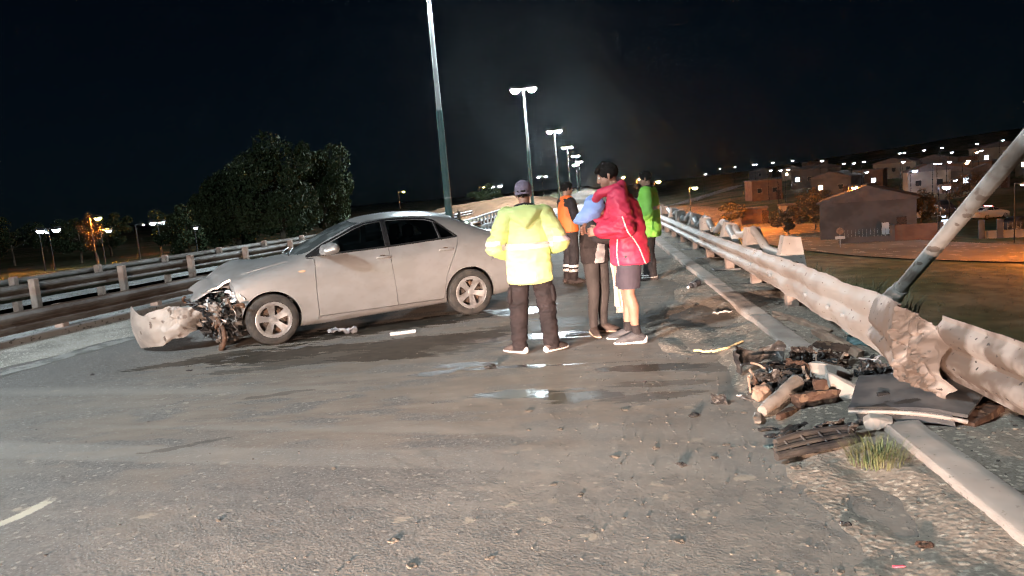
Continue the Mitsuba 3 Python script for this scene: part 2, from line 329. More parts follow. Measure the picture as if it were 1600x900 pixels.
# worn edge line of the carriageway on the left
def worn(p, n, uv):
    w = smoothstep(0.40, 0.60, fbm(p.x * 7, p.y * 7, 3, 4))
    return mix((0.21, 0.205, 0.195), (0.12, 0.118, 0.11), w)
M('m_worn_paint', proc(worn), 0.85, spec=0.2)
yl = np.linspace(1.0, 11.6, 150)
xl = left_edge(yl) + 1.62
rg = (meshkit.fbm(np.stack([yl * 5, yl * 0, yl * 0], -1), 3, 8) - 0.5) * 0.05
LP = np.stack([np.stack([xl - 0.16 + rg * 2, yl, yl * 0 + 0.004], 1), np.stack([xl + 0.16 - rg * 2, yl, yl * 0 + 0.004], 1)], 0)
struct('edge_line', grid_mesh(LP[::-1]), 'm_worn_paint', False)

# lower road in the valley and the lit road that climbs the hill
def ribbon(pts, w, dz, n=60):
    c = bez(np.array(pts, float), n)
    t = np.gradient(c[:, :2], axis=0); t /= np.linalg.norm(t, axis=1, keepdims=True)
    nr = np.stack([t[:, 1], -t[:, 0]], 1)
    w = np.interp(np.linspace(0, 1, n), np.linspace(0, 1, len(w)), w)
    rows = []
    for k in np.linspace(-1, 1, 7):
        q = c[:, :2] + nr * (w * k)[:, None]
        rows.append(np.stack([q[:, 0], q[:, 1], terrain(q[:, 0], q[:, 1]) + dz], 1))
    m = grid_mesh(np.stack(rows, 0))
    return m if m.face_normals[:, 2].mean() > 0 else trimesh.Trimesh(m.vertices, m.faces[:, ::-1], process=False)
struct('lower_road', ribbon([(16, 300), (20, 200), (23, 120), (25, 85), (32, 66), (52, 52), (90, 40)], [4, 4, 5, 5.5, 6, 6], 0.12), 'm_dirt_road', True)
struct('hill_road', ribbon([(24, 215), (40, 245), (62, 290), (100, 330), (150, 350)], [3.2, 3.2, 3.5], 0.25), 'm_median', True)

# kerb, cast in lengths with open joints; one length is knocked out by the crash
scene_kerb = 'kerb'; labels['kerb'] = {'kind': 'structure', 'label': 'low concrete kerb along the right side, broken at the wreckage'}
def kerb_piece(y0, y1, seed):
    m = box(KX0, KX1, y0 + 0.006, y1 - 0.006, -0.12, KZ, 0.018)
    m = tm(man(m).refine_to_length(0.07))
    return rough(m, 0.010, 9.0, seed, 4)
for i, (a, b) in enumerate([(-3, -0.6), (-0.6, 1.8), (1.8, 4.45), (5.55, 8.1), (8.1, 10.5), (10.5, 12.9), (12.9, 15.3), (15.3, 17.7), (17.7, 20.1), (20.1, 26), (26, 32), (32, 45)]):
    part('kerb', 'segment', kerb_piece(a, b, i), 'm_concrete', 40)

# loose pebbles and mud crumbs over the right of the road: nobody could count them
def pebbles(n, seed, xs, ys_, rmin, rmax, zf, bias=1.0):
    q = np.random.default_rng(seed)
    proto = [rock(1.0, s, 0.4, 0) for s in range(6)]
    V, F, at = [], [], 0
    for i in range(n):
        x = xs[0] + (xs[1] - xs[0]) * q.uniform() ** bias
        y = ys_[0] + (ys_[1] - ys_[0]) * q.uniform() ** 1.6
        r = rmin + (rmax - rmin) * q.uniform() ** 4
        m = proto[i % 6]
        a = q.uniform(0, 6.28)
        v = np.array(m.vertices) @ rotz(a).T * r
        V.append(v + [x, y, float(zf(np.array(x), np.array(y))) + r * 0.25]); F.append(np.array(m.faces) + at); at += len(v)
    return trimesh.Trimesh(np.vstack(V), np.vstack(F), process=False)
flatz = lambda x, y: x * 0.0
bermz = lambda x, y: np.maximum(0, berm_z(x, y))
M('m_pebble', mottled((0.23, 0.195, 0.16), (0.15, 0.13, 0.11), 14.0), 0.9, spec=0.25)
M('m_pebble_dark', mottled((0.06, 0.055, 0.05), (0.10, 0.085, 0.07), 14.0), 0.8, spec=0.3)
whole('gravel', 'loose pale pebbles strewn over the road edge by the kerb', 'gravel', cat([pebbles(2200, 1, (-0.2, 1.64), (2.0, 11.0), 0.002, 0.011, bermz, 0.6), pebbles(700, 2, (-3.5, 1.0), (2.0, 10.0), 0.002, 0.009, flatz, 0.6), pebbles(1700, 3, (1.85, 3.0), (2.2, 12.0), 0.004, 0.02, shoulder_z)]), 'm_pebble', False, kind='stuff')
whole('crumbs', 'small dark crumbs of broken plastic and mud over the road', 'debris', cat([pebbles(800, 4, (-1.0, 1.64), (2.2, 11.0), 0.003, 0.012, bermz, 0.5), pebbles(260, 5, (-5.0, 0.5), (3.0, 10.0), 0.003, 0.011, flatz, 1.0), pebbles(500, 6, (1.85, 2.9), (2.6, 9.0), 0.004, 0.02, shoulder_z)]), 'm_pebble_dark', False, kind='stuff')
# ---------------------------------------------------------------- street lamps
def emit(color, w):
    return {'type': 'area', 'radiance': {'type': 'rgb', 'value': list(color)}, 'sampling_weight': float(w)}
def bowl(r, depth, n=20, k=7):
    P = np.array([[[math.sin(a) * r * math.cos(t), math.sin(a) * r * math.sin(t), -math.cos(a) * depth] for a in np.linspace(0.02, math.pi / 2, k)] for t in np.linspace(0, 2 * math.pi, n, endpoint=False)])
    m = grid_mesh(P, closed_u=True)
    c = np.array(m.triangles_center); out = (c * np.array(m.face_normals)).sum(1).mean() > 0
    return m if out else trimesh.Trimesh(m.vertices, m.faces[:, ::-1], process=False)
BOWL, FLAT_LENS = bowl(0.21, 0.19), bowl(0.21, 0.03)  # round bowl stands in for lens bloom; flat one keeps light off trees
def lamp_head(root, p, inward, color, w, s=1.0, lens=None):
    """Case and glowing bowl, the case reaching back towards the pole."""
    case = trimesh.convex.convex_hull(np.array([[x * s, y * s, z * s] for x, y, z in [(-0.25, -0.16, 0), (-0.25, 0.16, 0), (0.25, -0.2, 0), (0.25, 0.2, 0), (-0.2, -0.1, 0.12), (-0.2, 0.1, 0.12), (0.15, -0.14, 0.15), (0.15, 0.14, 0.15), (-0.45, -0.05, 0.02), (-0.45, 0.05, 0.02), (-0.42, -0.05, 0.1), (-0.42, 0.05, 0.1)]]))
    h = part(root, 'lamp_head', place(case, p, inward), 'm_lamp_case')
    if lens is not None:
        part(h, 'added_skirt', place(tm(SKIRT), p), 'm_lamp_case')  # unseen skirt added to keep the nearest lamp off the trees
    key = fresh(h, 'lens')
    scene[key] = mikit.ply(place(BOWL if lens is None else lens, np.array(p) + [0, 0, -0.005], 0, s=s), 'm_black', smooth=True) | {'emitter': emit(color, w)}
SKIRT = man(tube([(0, 0, -.14), (0, 0, .02)], .245, 28)) - man(tube([(0, 0, -.2), (0, 0, .1)], .225, 28))
def twin_lamp(x, y, h, label, w=1.0, color=LED, turn=0.0, arm=0.62, z0=0.0, group=None, r=(0.125, 0.085), far=False, s=1.0, two=True, lens=None):
    root = thing('street_lamp', label, 'street lamp', group)
    if not far:
        hs = 4.5
        part(root, 'pole', tube([(x, y, z0 - 0.2), (x, y, z0 + 0.4), (x, y, z0 + hs)], [r[0], r[0], r[0] * 0.92], 16), 'm_pole_paint', label='dark green painted lower pole')
        part(root, 'upper_pole', tube([(x, y, z0 + hs), (x, y, z0 + hs + 0.05), (x, y, z0 + h)], [r[1] * 1.05, r[1] * 1.05, r[1] * 0.75], 14), 'm_galv', label='slimmer galvanised upper pole')
        part(root, 'band', tube([(x, y, z0 + 1.58), (x, y, z0 + 1.62)], r[0] + 0.006, 16), 'm_galv')
        part(root, 'base_plate', box(x - 0.22, x + 0.22, y - 0.22, y + 0.22, z0 - 0.05, z0 + 0.04, 0.01), 'm_concrete')
    else:
        part(root, 'pole', tube([(x, y, z0 - 0.5), (x, y, z0 + h)], [r[0], r[1]], 8), 'm_galv')
    c, sn = math.cos(turn), math.sin(turn)
    ends = (-1, 1) if two else (1,)
    part(root, 'arm', tube([(x + min(ends) * c * arm * (two), y + min(ends) * sn * arm * (two), z0 + h + 0.03), (x, y, z0 + h - 0.02), (x + c * arm, y + sn * arm, z0 + h + 0.03)], 0.04 * s, 8), 'm_galv')
    for e in ends:
        lamp_head(root, (x + e * c * arm, y + e * sn * arm, z0 + h), turn + (0 if e > 0 else math.pi), color, w, s, lens)
    return root
twin_lamp(-10.0, -3.2, 9.0, 'twin street lamp beside the left guard rail', w=40.0)
twin_lamp(-4.72, 24.9, 9.2, 'nearest tall street lamp rising behind the silver car, its head above the picture', w=25.0, arm=0.7, color=tuple(np.array(LED) * .8), lens=FLAT_LENS)
for i, (x, y) in enumerate([(-4.15, 55.7), (-3.75, 99.0), (-3.2, 141.5), (-2.3, 184.0), (-2.05, 232.0), (-3.4, 262.0)]):
    twin_lamp(x, y, 9.0, ['second twin street lamp of the row, above the beanie, with two bright heads', 'third twin street lamp in the row along the road', 'fourth twin street lamp in the row along the road', 'fifth twin street lamp in the row along the road', 'sixth twin street lamp in the row, small and far', 'farthest and lowest twin street lamp of the row'][i], w=[30, 14, 7, 4, 3, 2][i], s=1.55 + 0.2 * i, color=tuple(np.array(LED) * (.8 if i == 0 else .3)), r=(0.13, 0.10), far=False, group='twin street lamps in the row along the road')

# ---------------------------------------------------------------- guard rails
W_PROFILE = np.array([(0.0, 0.312), (0.004, 0.288), (0.05, 0.262), (0.081, 0.242), (0.083, 0.215), (0.06, 0.190), (0.012, 0.166), (0.010, 0.147), (0.06, 0.122), (0.083, 0.097), (0.081, 0.070), (0.05, 0.050), (0.004, 0.024), (0.0, 0.0)])
def w_beam(path, side, flat=None, wob=0.0, seed=0, th=0.006, tilt=None, depth=1.0):
    """A W beam along path (x, y, z of its lower edge); side: +1 its face looks to the right of the way, -1 to the left."""
    path = np.asarray(path, float)
    t = np.gradient(path[:, :2], axis=0); t /= np.linalg.norm(t, axis=1, keepdims=True)
    nr = np.stack([t[:, 1], -t[:, 0]], 1) * side
    rows = []
    for i in range(len(path)):
        d = W_PROFILE[:, 0] * (depth if flat is None else depth * (1 - flat[i]))
        z = (W_PROFILE[:, 1] - 0.02) * (1.0 if flat is None else 1 + 0.52 * flat[i]) + 0.02
        a = 0 if tilt is None else tilt[i]
        dn, dz = d * math.cos(a) - (z - 0.156) * math.sin(a), d * math.sin(a) + (z - 0.156) * math.cos(a) + 0.156
        rows.append(np.stack([path[i, 0] + nr[i, 0] * dn, path[i, 1] + nr[i, 1] * dn, path[i, 2] + dz], 1))
    P = np.array(rows)
    if wob:
        P = P + (np.stack([meshkit.fbm(P * 3.0, 3, seed + k) for k in range(3)], -1) - 0.5) * 2 * wob
    return solid_sheet(P, th)
def bolt(p, n, r=0.017):
    n = np.asarray(n, float)
    return tube([np.array(p) - n * 0.004, np.array(p) + n * 0.012, np.array(p) + n * 0.016], [r, r, r * 0.6], 8)

# right-hand rail, torn open by the crash
g = thing('guardrail', 'long pale steel guard rail on the right, torn and crumpled at its near end', 'guardrail')
def rr(y): return np.interp(y, [2, 4.4, 5.6, 8, 12, 20, 60], [1.97, 2.05, 2.06, 2.10, 2.10, 2.08, 2.1])
def beam_path(y0, y1, n, zf):
    y = np.linspace(y0, y1, n)
    return np.stack([rr(y), y, zf(y)], 1)
zf = lambda y: np.interp(y, [5.6, 6.4, 8.2, 11, 16, 60], [0.24, 0.235, 0.25, 0.27, 0.27, 0.28])
fl = lambda y: np.interp(y, [5.5, 7.0, 9.0, 10.5, 13], [0.60, 0.52, 0.42, 0.15, 0.0])
yy = np.linspace(9.9, 5.45, 70)
part(g, 'beam', w_beam(np.stack([rr(yy) + 0.0, yy, zf(yy)], 1), 1, fl(yy), 0.034, 1, tilt=np.interp(yy, [5.6, 7, 9.9], [0.15, 0.05, 0])), 'm_rail', 35, label='buckled beam flattened towards its torn end')
for i, (a, b) in enumerate([(13.75, 9.84), (17.6, 13.70), (21.5, 17.55), (25.4, 21.45), (29.3, 25.35), (33.2, 29.25), (37.1, 33.15), (44, 37.0), (52, 43.9)]):
    yy = np.linspace(a, b, 26)
    part(g, 'beam', w_beam(np.stack([rr(yy) + 0.007 * (i % 2 == 0), yy, zf(yy)], 1), 1, fl(yy), 0.016 if i < 3 else 0.006, 2 + i), 'm_rail', 35)
# the nearest length, sagging
yy = np.linspace(4.75, -1.5, 60)
part(g, 'beam', w_beam(np.stack([np.interp(yy, [-1.5, 2.5, 4.75], [1.98, 2.03, 2.12]), yy, np.interp(yy, [-1.5, 3.4, 4.2, 4.75], [0.36, 0.32, 0.285, 0.26])], 1), 1, np.interp(yy, [0, 3.5, 4.75], [0.15, 0.3, 0.45]), 0.012, 40), 'm_rail_dirty', 35, label='nearest length, stained brown and sagging to the ground')
# the crumpled wrap where the beam tore: sharp folds, bulging towards the road, hanging to the ground
u_, v_ = np.meshgrid(np.linspace(0, 1, 100), np.linspace(0, 1, 50), indexing='ij')
yb = 5.66 - 1.14 * u_
top = np.interp(u_, [0, 0.25, 0.5, 0.75, 0.92, 1], [0.625, 0.655, 0.645, 0.625, 0.57, 0.47]); bot = np.interp(u_, [0, 0.3, 0.5, 0.66, 0.85, 1], [0.21, 0.18, 0.12, 0.03, 0.13, 0.25])
loose = np.interp(u_, [0, 0.45, 0.62, 0.9, 1], [0.10, 0.25, 1.0, 1.0, 0.4])
zig = lambda t: np.abs((t % 1.0) - 0.5) * 2
strap = 0.035 * np.exp(-((u_ - 0.66 + 0.16 * (v_ - 0.3)) / 0.025) ** 2)
fold = 0.045 * np.sin(v_ * math.pi) + 0.030 * np.exp(-((v_ - 0.30) / 0.09) ** 2) * (u_ < .62) - 0.03 * np.exp(-((v_ - 0.48) / 0.06) ** 2) * np.clip(1 - u_ * 1.5, 0, 1) + 0.03 * zig(u_ * 7.3 + v_ * 2.1) * loose + strap
CP = np.stack([2.05 - 0.05 * np.sin(math.pi * u_) - fold + 0.16 * (v_ - 0.42) ** 2, yb + 0.14 * (v_ - 0.5), bot + (top - bot) * v_], -1)
CP = CP + (np.stack([meshkit.fbm(CP * 7.0, 4, 60 + k) for k in range(3)], -1) - 0.5) * 0.085 * loose[..., None] - np.abs(meshkit.fbm(CP * 13.0, 3, 70) - 0.5)[..., None] * np.array([0.16, 0, 0.03]) * (loose ** 2)[..., None]
wrap = man(solid_sheet(CP, 0.005))
for k, (hy, hz_, hr) in enumerate(((5.05, .30, .020), (4.98, .38, .014), (4.92, .24, .026), (4.86, .44, .018), (4.80, .33, .016), (5.14, .16, .03), (4.76, .50, .02), (5.0, .52, .014), (4.9, .14, .022))):
    wrap = wrap - m3.Manifold.cylinder(1.2, hr, hr, 7).rotate((0, 90, 0)).scale((1, 1.5, 1)).translate((1.4, hy - .5 * hy, hz_)) if False else wrap - m3.Manifold.cylinder(1.2, hr, hr * 1.3, 7).rotate((0, 90, 0)).translate((1.4, hy, hz_))
wrap = tm(wrap)
part(g, 'beam', wrap if len(wrap.faces) else solid_sheet(CP, 0.005), 'm_rail_dirty', 28, label='crumpled folded beam smeared with brown dirt at the tear')
for i, y in enumerate([8.75, 10.6, 12.55, 14.5, 16.45, 18.4, 20.3, 22.2, 24.1, 26, 28, 30, 32, 34, 36, 38]):
    x = rr(y) + 0.10
    p = part(g, 'post', box(x - 0.01, x + 0.13, y - 0.07, y + 0.07, -0.3, 0.56, 0.012), 'm_post')
    if i:
        part(g, 'foot_plate', box(x - 0.22, x + 0.22, y - 0.12, y + 0.12, 0.02, 0.055, 0.006), 'm_rail_left')
    # tapered bracket that carried the upper tube
    br = trimesh.creation.extrude_polygon(__import__('shapely').Polygon([(-0.16, 0), (0.17, 0), (0.09, 0.34), (-0.10, 0.36)]), 0.12)
    lean = [0.10, -0.05, 0.22, -0.25, 0.3, -0.2, 0.25, -0.15, 0.1, 0, 0, 0, 0, 0, 0, 0][i]
    b = place(place(br, (0, 0, -0.06), 0, rx=0), (0, 0, 0), rx=math.pi / 2)
    b = place(b, (x + 0.05, y, 0.50 - 0.03 * (i > 1)), 0.25 + 0.15 * (i % 3 - 1), rx=lean * .6, ry=lean * .5)
    part(g, 'bracket', b, 'm_rail', 25)
# upper tube: sags between the first brackets, is broken short further along
tp = bez([(2.26, 8.85, 0.60), (2.26, 9.2, 0.60), (2.25, 9.7, 0.60), (2.24, 10.1, 0.70), (2.24, 10.55, 0.82)], 24)
part(g, 'upper_tube', tube(tp, 0.055, 14), 'm_rail', label='upper tube bent down between two brackets')
tp = bez([(2.24, 10.65, 0.80), (2.24, 11.1, 0.72), (2.26, 11.6, 0.68), (2.28, 12.0, 0.76)], 16)
part(g, 'upper_tube', tube(tp, 0.055, 14), 'm_rail')
for i, y in enumerate([12.3, 13.3, 14.3, 15.3, 16.3, 17.4, 18.6, 19.8, 21.2, 22.6, 24, 25.6, 27.4]):
    a = [0.22, -0.25, 0.2, -0.22, 0.18, -0.2, 0.15, -0.1, 0.1, -0.1, 0, 0, 0][i]
    part(g, 'upper_tube', tube([(2.24, y - 0.42, 0.70 - a * 0.42), (2.26, y + 0.42, 0.70 + a * 0.42)], 0.06, 12), 'm_galv')
bl = []
for y in [6.2, 6.6, 7.3, 8.75, 9.85, 10.6, 12.55, 13.7]:
    bl.append((y, [(-1, 0, 0)]))
for y, _ in bl:
    part(g, 'bolt', bolt((rr(y) - 0.075 - 0.0, y, float(zf(y)) + 0.156), (-1, 0, 0)), 'm_galv')

# left-hand rail of the carriageway: low, dusty, dark towards the road
g = thing('guardrail', 'low dusty guard rail along the left edge of the road, running behind the car', 'guardrail')
yl_ = np.arange(-6.0, 46, 3.9)
for i, a in enumerate(yl_):
    yy = np.linspace(a, a + 3.94, 30)
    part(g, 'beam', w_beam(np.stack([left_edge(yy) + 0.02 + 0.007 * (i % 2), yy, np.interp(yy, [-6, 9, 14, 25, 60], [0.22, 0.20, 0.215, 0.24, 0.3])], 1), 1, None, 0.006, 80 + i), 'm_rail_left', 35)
for i, y in enumerate(np.arange(-5.0, 46, 1.95)):
    x = float(left_edge(y)) - 0.075
    part(g, 'post', box(x - 0.13, x + 0.02, y - 0.075, y + 0.075, -0.3, 0.50, 0.012), 'm_post_left')
# two more rails across the median
for k, (off, zt, ph, lab) in enumerate(((3.1, 0.36, 0.35, 'second guard rail across the median with reddish posts standing proud'), (4.6, 0.40, 1.4, 'third and farthest guard rail on the left, beyond the reddish posts'))):
    g = thing('guardrail', lab, 'guardrail')
    ya = np.arange(-3.0, 44, 3.9)
    for i, a in enumerate(ya):
        yy = np.linspace(a, a + 3.94, 20)
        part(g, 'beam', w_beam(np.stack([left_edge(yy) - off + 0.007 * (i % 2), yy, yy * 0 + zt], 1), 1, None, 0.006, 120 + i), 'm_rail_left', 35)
    for i, y in enumerate(np.arange(-2.0 + ph, 44, 2.1)):
        x = float(left_edge(y)) - off
        part(g, 'post', box(x + 0.075, x + 0.21, y - 0.07, y + 0.07, -0.2, 0.75, 0.012), 'm_post_left')
# knocked-down lamp pole that leans over the right-hand rail
g = thing('fallen_pole', 'pale scuffed lamp pole knocked over and leaning behind the torn guard rail', 'pole')
a, b = np.array([3.56, 9.22, -0.02]), np.array([3.84, 7.03, 1.67])
d = (b - a) / np.linalg.norm(b - a)
M('m_fallen', mottled((0.40, 0.37, 0.34), (0.20, 0.16, 0.135), 2.6, 0.45, 0.70, (0.20, 0.16, 0.135), 11.0, 0.66), 0.6, 0.1)
part(g, 'shaft', tube([a + d * t for t in (-.5, 0.4, 1.2, 2.2, 3.5, 5.5)], [0.072, 0.074, 0.078, 0.08, 0.08, 0.078], 18), 'm_fallen')
part(g, 'torn_foot', rough(tm(man(tube([a - d * 0.10, a + d * 0.02, a + d * 0.22], [0.11, 0.105, 0.088], 18)).refine_to_length(0.03)), 0.02, 14, 3), 'm_fallen')
# ---------------------------------------------------------------- the crashed saloon car; local x forward, y to its left, z up
from shapely.geometry import Polygon, Point, LineString
from shapely import affinity, unary_union
def paint_color(p, n, uv):
    d = fbm(p.x * 5, p.y * 5, p.z * 7, 4)
    c = mix((0.395, 0.39, 0.385), (0.36, 0.35, 0.34), smoothstep(0.35, 0.7, d))
    return mix(c, (0.30, 0.26, 0.22), smoothstep(0.60, 0.75, fbm(p.x * 22, p.y * 22, p.z * 22, 3)) * 0.12)
M('m_paint', proc(paint_color), 0.30, 0.5, two=True, clearcoat=0.8, clearcoat_gloss=0.92)
M('m_trim', (0.014, 0.014, 0.015), 0.4)
M('m_tyre', mottled((0.030, 0.029, 0.028), (0.06, 0.054, 0.048), 12.0), 0.85, spec=0.3)
M('m_alloy', mottled((0.60, 0.59, 0.58), (0.42, 0.38, 0.35), 9.0, 0.4, 0.7), 0.3, 0.7)
M('m_disc', mottled((0.10, 0.085, 0.075), (0.19, 0.12, 0.08), 8.0), 0.5, 0.5)
M('m_cabin', (0.035, 0.035, 0.037), 0.85)
M('m_seat', mottled((0.06, 0.06, 0.062), (0.04, 0.04, 0.042), 8.0), 0.9)
M('m_airbag', (0.62, 0.60, 0.57), 0.8)
M('m_rust', mottled((0.13, 0.07, 0.043), (0.065, 0.04, 0.028), 14.0, c3=(0.20, 0.135, 0.09), s3=30.0), 0.75, 0.1)
M('m_scrap', mottled((0.36, 0.34, 0.32), (0.10, 0.09, 0.085), 9.0, 0.4, 0.62), 0.45, 0.5)
M('m_cover', mottled((0.31, 0.275, 0.245), (0.20, 0.18, 0.165), 4.5, c3=(0.12, 0.095, 0.08), s3=11.0, t3=0.66), 0.55, 0.05)
M('m_plastic_black', (0.02, 0.02, 0.021), 0.4)
M('m_teal', mottled((0.10, 0.17, 0.18), (0.05, 0.08, 0.085), 8.0), 0.6)
M('m_clear', (0.55, 0.58, 0.60), 0.12, 0.0, 0.6)
M('m_amber', (0.65, 0.45, 0.30), 0.2)
scene['m_tint'] = {'type': 'thindielectric', 'int_ior': 1.5, 'specular_transmittance': {'type': 'rgb', 'value': [0.30, 0.33, 0.34]}}
scene['m_screen'] = {'type': 'blendbsdf', 'weight': proc(lambda p, n, uv: 0.12 + 0.26 * smoothstep(0.45, 0.75, fbm(p.x * 6, p.y * 6, p.z * 9, 4))), 'a': {'type': 'thindielectric', 'int_ior': 1.5, 'specular_transmittance': {'type': 'rgb', 'value': [0.86, 0.92, 0.92]}}, 'b': {'type': 'twosided', 'b': {'type': 'diffuse', 'reflectance': {'type': 'rgb', 'value': [0.30, 0.32, 0.32]}}}}

def pch(pts):
    pts = sorted(pts)
    return PchipInterpolator([p[0] for p in pts], [p[1:] for p in pts])
K1 = pch([(-2.29, .56, .36), (-2.2, .70, .30), (-2.0, .76, .25), (-1.6, .79, .21), (-1.0, .80, .20), (1.0, .80, .17), (1.6, .78, .19), (2.0, .70, .24), (2.25, .5, .30)])
K2 = pch([(-2.29, .62, .60), (-2.2, .77, .61), (-2.0, .845, .62), (-1.6, .875, .64), (-1.0, .880, .62), (1.0, .880, .60), (1.6, .870, .58), (2.0, .78, .54), (2.25, .58, .50)])
K3 = pch([(-2.29, .60, .93), (-2.2, .70, .96), (-1.9, .765, 1.00), (-1.55, .785, 1.035), (-1.15, .795, 1.06), (-0.6, .798, 1.05), (0, .798, 1.03), (.6, .802, 1.00), (.9, .81, .965), (1.2, .815, .915), (1.5, .80, .865), (1.8, .76, .785), (2.05, .68, .70), (2.25, .5, .62)])
K4 = pch([(-2.29, .54, .985), (-2.2, .64, 1.01), (-1.9, .655, 1.06), (-1.65, .63, 1.12), (-1.4, .595, 1.23), (-1.15, .575, 1.325), (-.85, .57, 1.385), (-.45, .575, 1.415), (-.1, .585, 1.395), (.15, .60, 1.335), (.5, .645, 1.195), (.8, .69, 1.06), (1.0, .69, .995), (1.3, .68, .945), (1.6, .64, .885), (1.9, .58, .81), (2.1, .52, .745), (2.25, .42, .665)])
K5 = pch([(-2.29, 0, 1.01), (-2.2, 0, 1.045), (-1.98, 0, 1.085), (-1.8, 0, 1.14), (-1.5, 0, 1.285), (-1.2, 0, 1.405), (-.85, 0, 1.470), (-.45, 0, 1.487), (-.1, 0, 1.465), (.15, 0, 1.405), (.55, 0, 1.24), (.85, 0, 1.095), (1.02, 0, 1.04), (1.2, 0, 1.01), (1.5, 0, .965), (1.9, 0, .865), (2.1, 0, .795), (2.25, 0, .705)])
XS = np.unique(np.concatenate([np.linspace(-2.29, -2.0, 10), np.linspace(-2.0, 2.0, 74), np.linspace(2.0, 2.25, 9)]))
def section(x, ins, n=34):
    k1, k2, k3, k4, k5 = (f(x) for f in (K1, K2, K3, K4, K5))
    pts = [np.array([0, k1[1]]), np.array([k1[0] - 0.05, k1[1]]), np.array([k1[0] + 0.005, k1[1] + 0.03]), np.array([k1[0] * 0.35 + k2[0] * 0.65, k1[1] * 0.6 + k2[1] * 0.4]), k2, np.array([k2[0] * 0.55 + k3[0] * 0.45 + 0.012, k2[1] * 0.32 + k3[1] * 0.68]), k3, k3 * 0.5 + k4 * 0.5 + np.array([0.012, 0]), k4, np.array([k4[0] * 0.80, k4[1] + (k5[1] - k4[1]) * 0.42]), np.array([k4[0] * 0.42, k4[1] + (k5[1] - k4[1]) * 0.84]), k5]
    pts = np.array(pts)
    if ins:
        pts = np.stack([np.maximum(pts[:, 0] - ins * (pts[:, 0] > 0.01), 0), np.where(pts[:, 1] > 0.5, pts[:, 1] - ins, pts[:, 1] + ins)], 1)
    s = np.concatenate([[0], np.cumsum(np.linalg.norm(np.diff(pts, axis=0), axis=1) + 1e-4)])
    q = np.linspace(0, s[-1], n)
    return np.stack([PchipInterpolator(s, pts[:, 0])(q), PchipInterpolator(s, pts[:, 1])(q)], 1)
def loft(ins=0.0, x0=-2.29, x1=2.25, zmin=None):
    xs = [x for x in XS if x0 < x < x1]
    xs = [x0] + xs + [x1]
    rows = []
    for x in xs:
        h = section(x, ins)
        if zmin is not None: h = np.stack([h[:, 0], np.maximum(h[:, 1], zmin)], 1)
        ring = np.vstack([h, np.stack([-h[-2:0:-1, 0], h[-2:0:-1, 1]], 1)])
        rows.append(np.column_stack([np.full(len(ring), x), ring]))
    n = len(rows[0])
    V = np.vstack(rows + [[[x0, 0, rows[0][:, 2].mean()]], [[x1, 0, rows[-1][:, 2].mean()]]])
    F = []
    for i in range(len(rows) - 1):
        for k in range(n):
            a, b, c, d = i * n + k, i * n + (k + 1) % n, (i + 1) * n + k, (i + 1) * n + (k + 1) % n
            F += [[a, c, d], [a, d, b]]
    c0, c1, e = len(V) - 2, len(V) - 1, (len(rows) - 1) * n
    for k in range(n):
        F += [[c0, k, (k + 1) % n], [c1, e + (k + 1) % n, e + k]]
    m = m3.Manifold(m3.Mesh(V.astype(np.float32), np.array(F, np.uint32)))
    if m.volume() < 0:
        m = m3.Manifold(m3.Mesh(V.astype(np.float32), np.array(F, np.uint32)[:, ::-1].copy()))
    return m
def prism_xz(pts, y0, y1):
    p = trimesh.creation.extrude_polygon(Polygon(pts) if not hasattr(pts, 'area') else pts, y1 - y0)
    v = np.array(p.vertices)
    p.vertices = np.stack([v[:, 0], y1 - v[:, 2], v[:, 1]], 1)
    return man(p)
def prism_yz(pts, x0, x1):
    p = trimesh.creation.extrude_polygon(Polygon(pts), x1 - x0)
    v = np.array(p.vertices)
    p.vertices = np.stack([x0 + v[:, 2], v[:, 0], v[:, 1]], 1)
    return man(p)
def mbox(x0, x1, y0, y1, z0, z1):
    return m3.Manifold.cube((x1 - x0, y1 - y0, z1 - z0)).translate((x0, y0, z0))
def cyl_y(x, z, r, y0, y1, n=48):
    return m3.Manifold.cylinder(y1 - y0, r, r, n).rotate((-90, 0, 0)).translate((x, y0, z))
CAR_O, CAR_A = np.array([-3.224, 9.971, 0.0]), math.radians(-150.5)
def carp(mesh, pos=CAR_O, a=CAR_A):
    m = mesh if isinstance(mesh, trimesh.Trimesh) else tm(mesh)
    return place(m, pos, a)
OUT, IN12 = loft(), loft(0.012)
CABIN = loft(0.055, -1.75, 1.0, 0.33)
WIN_F = [(.60, 1.045), (.57, 1.135), (.14, 1.315), (.0, 1.358), (-.205, 1.378), (-.205, 1.06)]
WIN_R = [(-.275, 1.062), (-.275, 1.378), (-.55, 1.375), (-.80, 1.345), (-.915, 1.31), (-.945, 1.085)]
WIN_Q = [(-.975, 1.088), (-.945, 1.295), (-1.03, 1.235), (-1.165, 1.098)]
SAIL = [(.81, 1.025), (.615, 1.12), (.635, 1.03)]
WS = [(-.64, 1.085), (-.60, 1.06), (0, 1.052), (.60, 1.06), (.64, 1.085), (.565, 1.30), (.525, 1.385), (0, 1.42), (-.525, 1.385), (-.565, 1.30)]
RW = [(-.56, 1.13), (.56, 1.13), (.50, 1.33), (0, 1.37), (-.50, 1.33)]
DOOR_F = [(.735, .275), (.74, .60), (.715, 1.0), (.80, 1.012), (.60, 1.145), (.14, 1.345), (-.02, 1.395), (-.238, 1.408), (-.238, 1.0), (-.285, .275)]
DOOR_R = [(-.285, .275), (-.238, 1.0), (-.238, 1.408), (-.60, 1.405), (-.84, 1.372), (-.96, 1.325), (-1.215, 1.075), (-1.15, .93), (-1.05, .74), (-.965, .56), (-.925, .275)]
def grow(p, d): return Polygon(p).buffer(d, join_style=2)
wins = [prism_xz(w, -1.2, 1.2) for w in (WIN_F, WIN_R, WIN_Q)]
shell = OUT - CABIN - prism_yz(WS, 0.0, 1.25) - prism_yz(RW, -2.1, -1.05)
